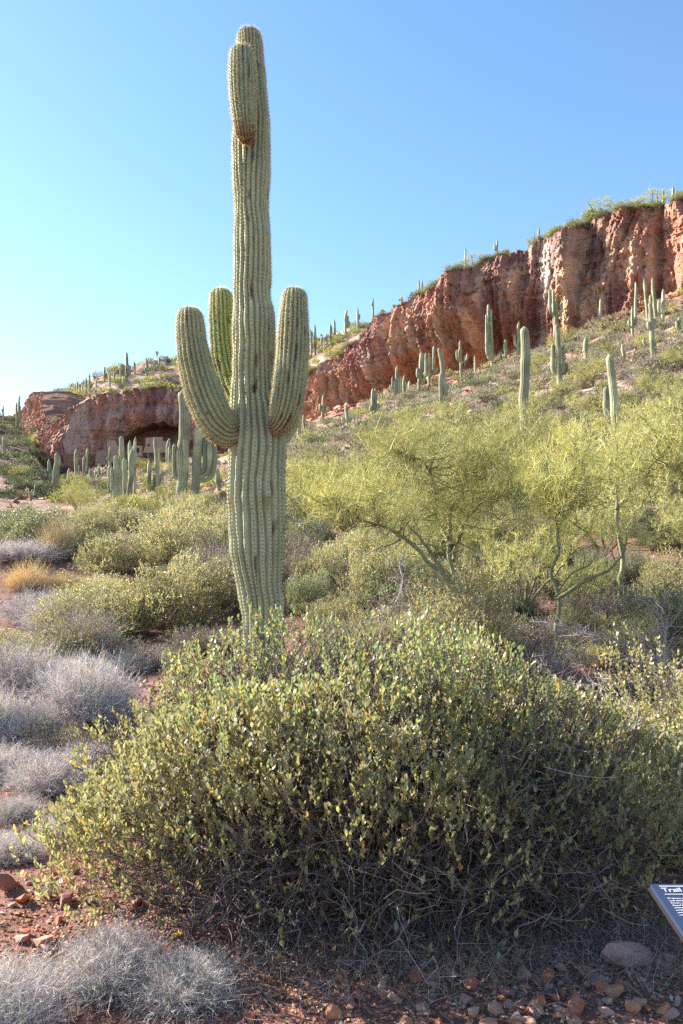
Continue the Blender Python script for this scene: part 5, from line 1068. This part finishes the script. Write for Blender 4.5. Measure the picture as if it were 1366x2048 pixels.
gr = Acc(); n = 15000; Yg = np.sqrt(R_.uniform(28 ** 2, 135 ** 2, n)); Ug = R_.uniform(-80, 1450, n); ok = (Yg < np.interp(Ug, U0, YB) - 1) & (fbm((Ug - UC) / F * Yg * .1, Yg * .1, 0, 3, 8) > -.15); Yg, Ug = Yg[ok], Ug[ok]; n = len(Yg)
gr.add(*gravel(n, (Ug - UC) / F * Yg, Yg, R_.uniform(.05, .38, n) ** 1.2, [(.34, .15, .10), (.26, .12, .09), (.42, .27, .2), (.45, .36, .3)], (4, 3, 3, 2)))
n = 3000; Ug = R_.uniform(60, 1450, n); Yg = np.interp(Ug, U0, YB) + R_.uniform(5, 13, n); gr.add(*gravel(n, (Ug - UC) / F * Yg, Yg, R_.uniform(.1, .5, n), [(.34, .15, .10), (.24, .12, .09), (.42, .27, .2)], (4, 3, 3)))
n = 1500; Ug = R_.uniform(60, 1430, n); Yg = np.interp(Ug, U0, YB) - R_.uniform(0, 4, n); gr.add(*gravel(n, (Ug - UC) / F * Yg, Yg, R_.uniform(.15, .75, n), [(.40, .18, .10), (.34, .15, .10), (.48, .27, .18)], (4, 3, 3)))
put('rubble', gr.mesh('rubble', M['stone']), g0, 'stuff')
# dead grass and litter: between shrubs, and along the foot of the bush
li = Acc(); n = 42000; Yg = np.sqrt(R_.uniform(30 ** 2, 125 ** 2, n)); Ug = R_.uniform(-60, 1450, n); ok = (Yg < np.interp(Ug, U0, YB) - 1) & (fbm((Ug - UC) / F * Yg * .25, Yg * .25, 0, 3, 18) > -.1) & (Ug > 110); Yg, Ug = Yg[ok], Ug[ok]; n = len(Yg); Xg = (Ug - UC) / F * Yg
li.add(*spikes(np.stack([Xg, Yg, ground_z(Xg, Yg)], 1), rdir(n, 1.2), R_.uniform(.25, .6, n), .035, pick([(.42, .34, .25), (.36, .30, .20), (.30, .28, .15), (.40, .30, .27)], (3, 2, 2, 2), n)))
n = 16000; Yg = R_.uniform(11, 32, n); Xg = (R_.uniform(-60, 1450, n) - UC) / F * Yg; ok = fbm(Xg * .5, Yg * .5, 0, 3, 28) > 0; Yg, Xg = Yg[ok], Xg[ok]; n = len(Yg)
li.add(*spikes(np.stack([Xg, Yg, ground_z(Xg, Yg)], 1), rdir(n, 1.0), R_.uniform(.1, .35, n), .004, pick([(.48, .38, .26), (.40, .33, .28), (.3, .26, .18)], (3, 2, 2), n)))
put('dry_grass', li.mesh('dry_grass', M['dry']), g0, 'stuff')
lt = Acc(); n = 5000; Xg = R_.uniform(-1.2, 1.9, n); Yg = 3.05 + R_.normal(0, .17, n) + .05 * Xg; B_ = np.stack([Xg, Yg, ground_z(Xg, Yg) + R_.uniform(0, .05, n)], 1)
lt.add(*crooked(B_, rdir(n, .35), R_.uniform(.03, .16, n), 4, .0011, pick([(.22, .16, .14), (.34, .27, .24), (.14, .10, .09), (.42, .33, .24)], (3, 3, 2, 1), n), .4)[1])
n = 3800; Xg = R_.uniform(-1.5, 1.9, n); Yg = R_.uniform(2.6, 3.7, n); B_ = np.stack([Xg, Yg, ground_z(Xg, Yg) + .006], 1); A_ = rdir(n); A_[:, 2] *= .25
lt.add(*leaves(B_, A_, rdir(n, 1.5), R_.uniform(.012, .028, n), .011, pick([(.38, .27, .13), (.30, .25, .2), (.22, .14, .09), (.42, .38, .30)], (3, 2, 3, 1), n)))
put('leaf_litter', lt.mesh('leaf_litter', M['twig']), g0, 'stuff')

# ------------------------------------------------------------------ dead branches at right
def dead(label, pts, y, r0, r1, nt, seed, col=(.30, .25, .23)):
    W = np.array([px(u, v, y + dy) for u, v, dy in pts]); s = np.concatenate([[0], np.cumsum(np.linalg.norm(np.diff(W, axis=0), axis=1))]); q = np.linspace(0, s[-1], 26)
    P = np.stack([np.interp(q, s, W[:, i]) for i in range(3)], 1); P[1:-1] = (P[:-2] + 2 * P[1:-1] + P[2:]) / 4; P[1:-1] = (P[:-2] + 2 * P[1:-1] + P[2:]) / 4; P += .012 * np.stack([vnoise(q * 6, 0 * q, seed + i, 3) for i in range(3)], 1)
    o_ = P[0].copy(); P = P - o_; b = empty('dead_branch', o_); tag(b, label, 'branch', 'dead branches')
    put('stem', Acc().add(*tubes(P[None], np.linspace(r0, r1, 26)[None], [col], 6)).mesh('stem', M['twig'], True), b)
    i = R_.randint(3, 26, nt); D = norm(norm(P[np.minimum(i + 1, 25)] - P[i - 1]) * .8 + R_.normal(0, .6, (nt, 3)) + np.array([0, 0, .1])); Pq, tb = crooked(P[i], D, R_.uniform(.15, .55, nt), 6, .0028, pick([(.34, .29, .27), (.46, .40, .36), (.22, .17, .16)], (3, 2, 2), nt), .22)
    a_ = Acc().add(*tb); j = R_.randint(1, 6, nt * 6); k2 = R_.randint(0, nt, nt * 6); a_.add(*spikes(Pq[k2, j], rdir(nt * 6, .2), R_.uniform(.05, .2, nt * 6), .0018, pick([(.36, .30, .28), (.48, .42, .38)], (1, 1), nt * 6)))
    put('twigs', a_.mesh('twigs', M['dry']), b, 'stuff')
dead('long dead branch arching in from the right edge over the grey bushes', [(1420, 1420, 0), (1366, 1370, 0), (1310, 1310, .1), (1240, 1282, .2), (1170, 1262, .3), (1130, 1252, .3)], 7.4, .016, .004, 46, 501)
dead('second dead branch hanging lower at the right edge', [(1430, 1440, 0), (1366, 1380, 0), (1300, 1335, 0), (1260, 1320, .1), (1180, 1318, .2)], 6.8, .012, .003, 40, 502)
dead('upright dead branch sprays beside the right edge', [(1330, 1400, 0), (1325, 1340, 0), (1335, 1280, .1), (1320, 1235, .1)], 7.0, .010, .003, 44, 503, (.42, .36, .33))
dead('bleached dead branch fan lying below the arching one', [(1300, 1430, 0), (1240, 1400, 0), (1190, 1370, .1), (1130, 1375, .1)], 6.6, .009, .003, 50, 504, (.46, .40, .36))
dead('bare dark branch curving over the sunlit right jojoba', [(1330, 1470, 0), (1270, 1450, 0), (1215, 1440, 0), (1180, 1460, 0), (1160, 1480, 0)], 5.0, .008, .003, 30, 505, (.2, .15, .15))
dead('grey dead branch hanging below the twisted palo verde', [(812, 1100, 0), (800, 1130, 0), (806, 1165, -.1), (795, 1200, -.1), (770, 1235, -.2)], 9.0, .012, .004, 60, 506, (.40, .34, .33))
dead('curled bare stem rising from the litter at the bottom edge', [(845, 2020, 0), (842, 1990, 0), (865, 1972, 0), (890, 1985, .05), (912, 2020, 0)], 2.85, .0045, .003, 5, 507, (.22, .17, .14))

# ------------------------------------------------------------------ ruins in the cave and the stone wall on the slope
def ruin(label, pts, y, thick=.5, window=None, col=(.33, .235, .185)):
    import bmesh
    P = [px(u, v, y) for u, v in pts]; o_ = P[0].copy(); bm = bmesh.new(); vs = [bm.verts.new((p[0] - o_[0], 0, p[2] - o_[2])) for p in P]; f_ = bm.faces.new(vs)
    r = bmesh.ops.extrude_face_region(bm, geom=[f_]); ev = [g for g in r['geom'] if isinstance(g, bmesh.types.BMVert)]; bmesh.ops.translate(bm, verts=ev, vec=(0, thick, 0)); bmesh.ops.recalc_face_normals(bm, faces=bm.faces); bmesh.ops.triangulate(bm, faces=bm.faces[:])
    V = np.array([v.co[:] for v in bm.verts]); T = np.array([[v.index for v in (bm.verts.index_update() or q.verts)] for q in bm.faces]); bm.free()
    r_ = empty('ruin_wall', o_); tag(r_, label, 'ruin', 'cliff dwelling walls'); put('wall', mesh_tris('wall', V, T, M['adobe'], np.tile(np.array(col), (len(V), 1))), r_)
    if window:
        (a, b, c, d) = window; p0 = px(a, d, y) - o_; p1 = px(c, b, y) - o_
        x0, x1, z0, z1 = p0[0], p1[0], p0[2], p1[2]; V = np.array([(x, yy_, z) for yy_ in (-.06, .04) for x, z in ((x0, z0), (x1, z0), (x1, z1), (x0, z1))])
        T = np.array([[0, 1, 2], [0, 2, 3], [4, 6, 5], [4, 7, 6], [0, 4, 5], [0, 5, 1], [1, 5, 6], [1, 6, 2], [2, 6, 7], [2, 7, 3], [3, 7, 4], [3, 4, 0]]); put('doorway', mesh_tris('doorway', V, T, M['adobe'], np.tile(np.array((.03, .025, .02)), (8, 1))), r_)  # near-black block stands in for the shade of the opening
    return r_
ruin('tall ruined adobe wall with a stepped top at the left of the cave', [(214, 925), (214, 882), (219, 880), (230, 881), (236, 894), (243, 912), (243, 925)], 133.5)
ruin('low ruined wall with a dark doorway in the middle of the cave', [(262, 912), (262, 893), (272, 891), (284, 892), (284, 912)], 133.0, window=(273, 896, 278, 905))
ruin('square roofless adobe room under the darkest part of the cave', [(286, 905), (291, 891), (291, 876), (310, 874), (325, 874), (325, 882), (334, 883), (334, 905)], 132.5, window=(296, 888, 299, 893))
ruin('broken outer wall low in front of the adobe room', [(190, 930), (192, 905), (206, 900), (214, 903), (216, 930)], 134.0, col=(.30, .21, .165))
wl = empty('stone_wall', px(1140, 850, 47)); tag(wl, 'low wall of pinkish flat stones along the path on the right slope', 'wall')
wo = np.array(wl.location)
for i in range(64):
    u = 1138 + (i % 22) * 4.6 + R_.uniform(-1, 1) + 2 * (i // 22 % 2); row = i // 22; v = 846 - (u - 1138) * .14 - row * 4.2; y = 47 - (u - 1138) * .012
    P = px(u, v, y); Vb3 = np.array([(x, yy_, z) for x in (-1, 1) for yy_ in (-1, 1) for z in (-1, 1)], float) * np.array([.068, .14, .058]) * R_.uniform(.75, 1.15, (8, 3)); T12 = np.array([[0, 1, 3], [0, 3, 2], [4, 6, 7], [4, 7, 5], [0, 4, 5], [0, 5, 1], [2, 3, 7], [2, 7, 6], [0, 2, 6], [0, 6, 4], [1, 5, 7], [1, 7, 3]])
    o = put('stone', mesh_tris('stone', Vb3, T12, M['stone'], np.tile(pick([(.40, .24, .19), (.34, .17, .12), (.48, .34, .28)], (2, 2, 1), 1), (8, 1))), wl); o.location = P - wo
wl2 = empty('stone_wall', px(1300, 842, 46)); tag(wl2, 'broken low wall of dark red stones at the right edge of the slope', 'wall'); wo = np.array(wl2.location)
for i in range(34):
    u = 1300 + (i % 17) * 4.8 + R_.uniform(-1, 1); row = i // 17; v = 842 - (u - 1300) * .05 - row * 4.5; P = px(u, v, 46)
    o = put('stone', stones[[1, 3, 0, 8][i % 4]], wl2); o.location = P - wo; o.scale = (.075, .09, .06); o.rotation_euler = (0, 0, R_.uniform(0, 6))

# ------------------------------------------------------------------ trail sign
m, n_, l_, p_ = mat_base('sign enamel'); p_.inputs['Base Color'].default_value = (.022, .034, .075, 1); p_.inputs['Roughness'].default_value = .45
nz = n_.new('ShaderNodeTexNoise'); nz.inputs['Scale'].default_value = 40; mr = n_.new('ShaderNodeMapRange'); mr.inputs[3].default_value = .38; mr.inputs[4].default_value = .55; l_.new(nz.outputs[0], mr.inputs[0]); l_.new(mr.outputs[0], p_.inputs['Roughness']); M['sign'] = m
m, n_, l_, p_ = mat_base('sign print'); p_.inputs['Base Color'].default_value = (.42, .43, .48, 1); p_.inputs['Roughness'].default_value = .6; M['print'] = m
m, n_, l_, p_ = mat_base('brown steel'); p_.inputs['Base Color'].default_value = (.05, .04, .035, 1); p_.inputs['Metallic'].default_value = .6; p_.inputs['Roughness'].default_value = .5; M['steel'] = m
P1 = px(1301, 1768, 2.2); e = np.array([0.0, -.21, -.037]); tilt = math.atan2(.037, .21); dpt = math.hypot(.21, .037)
sg = empty('trail_sign', P1); tag(sg, 'dark blue slanted trail sign with white lettering at the right edge', 'sign')
def slab(name, x0, x1, d0, d1, t0, t1, mat, parent):
    """box on the sign's slanted plane: x along it, d down its face, t its thickness"""
    ey = e / np.linalg.norm(e); ez = np.array([0, -ey[2], ey[1]]); ez = ez if ez[2] > 0 else -ez
    V = np.array([x * np.array([1, 0, 0]) + d * ey + t * ez for x in (x0, x1) for d in (d0, d1) for t in (t0, t1)])
    T12 = np.array([[0, 1, 3], [0, 3, 2], [4, 6, 7], [4, 7, 5], [0, 4, 5], [0, 5, 1], [2, 3, 7], [2, 7, 6], [0, 2, 6], [0, 6, 4], [1, 5, 7], [1, 7, 3]]); return put(name, mesh_tris(name, V, T12, mat), parent)
pn = slab('panel', 0, .76, 0, .50, -.012, 0, M['sign'], sg)
slab('rim', -.004, .764, -.004, .504, -.02, -.0125, M['steel'], sg)
slab('rule', .020, .74, .010, .014, .0004, .0012, M['print'], pn); slab('rule', .020, .74, .0485, .0515, .0004, .0012, M['print'], pn)
ez_rot = math.atan2(.037, .21)
def text(body, x, d, size, bold, parent, name='lettering'):
    cu_ = bpy.data.curves.new(name, 'FONT'); cu_.body = body; cu_.size = size; cu_.offset = bold; cu_.extrude = .0006; cu_.space_line = 1.0; cu_.space_character = 1.05
    o = bpy.data.objects.new(name, cu_); COL.objects.link(o); o.parent = parent; cu_.materials.append(M['print'])
    ey = e / np.linalg.norm(e); o.location = (x, ey[1] * d, ey[2] * d + .0016); o.rotation_euler = (ez_rot, 0, 0)
    dg = bpy.context.evaluated_depsgraph_get(); dg.update(); me = bpy.data.meshes.new_from_object(o.evaluated_get(dg)); m2 = put(name, me, parent); m2.location = o.location; m2.rotation_euler = o.rotation_euler; bpy.data.objects.remove(o); return m2
text('Trail', .020, .040, .0265, .0003, pn)
for i, tline in enumerate(['Welcome to', 'trail climbs', 'Desert to', 'Brutal heat', 'shriveled', 'combined', 'environ', 'can']):
    text(tline, .020, .0735 + i * .0104, .0085, 0, pn)
for xx in (.16, .60):
    ez0 = .0; Vp = np.array([(xx + sx * .025, -.25 + sy * .025, zz_) for sx in (-1, 1) for sy in (-1, 1) for zz_ in (-P1[2] - .3, -.06)]); T12 = np.array([[0, 1, 3], [0, 3, 2], [4, 6, 7], [4, 7, 5], [0, 4, 5], [0, 5, 1], [2, 3, 7], [2, 7, 6], [0, 2, 6], [0, 6, 4], [1, 5, 7], [1, 7, 3]])
    put('post', mesh_tris('post', Vp, T12, M['steel']), sg)
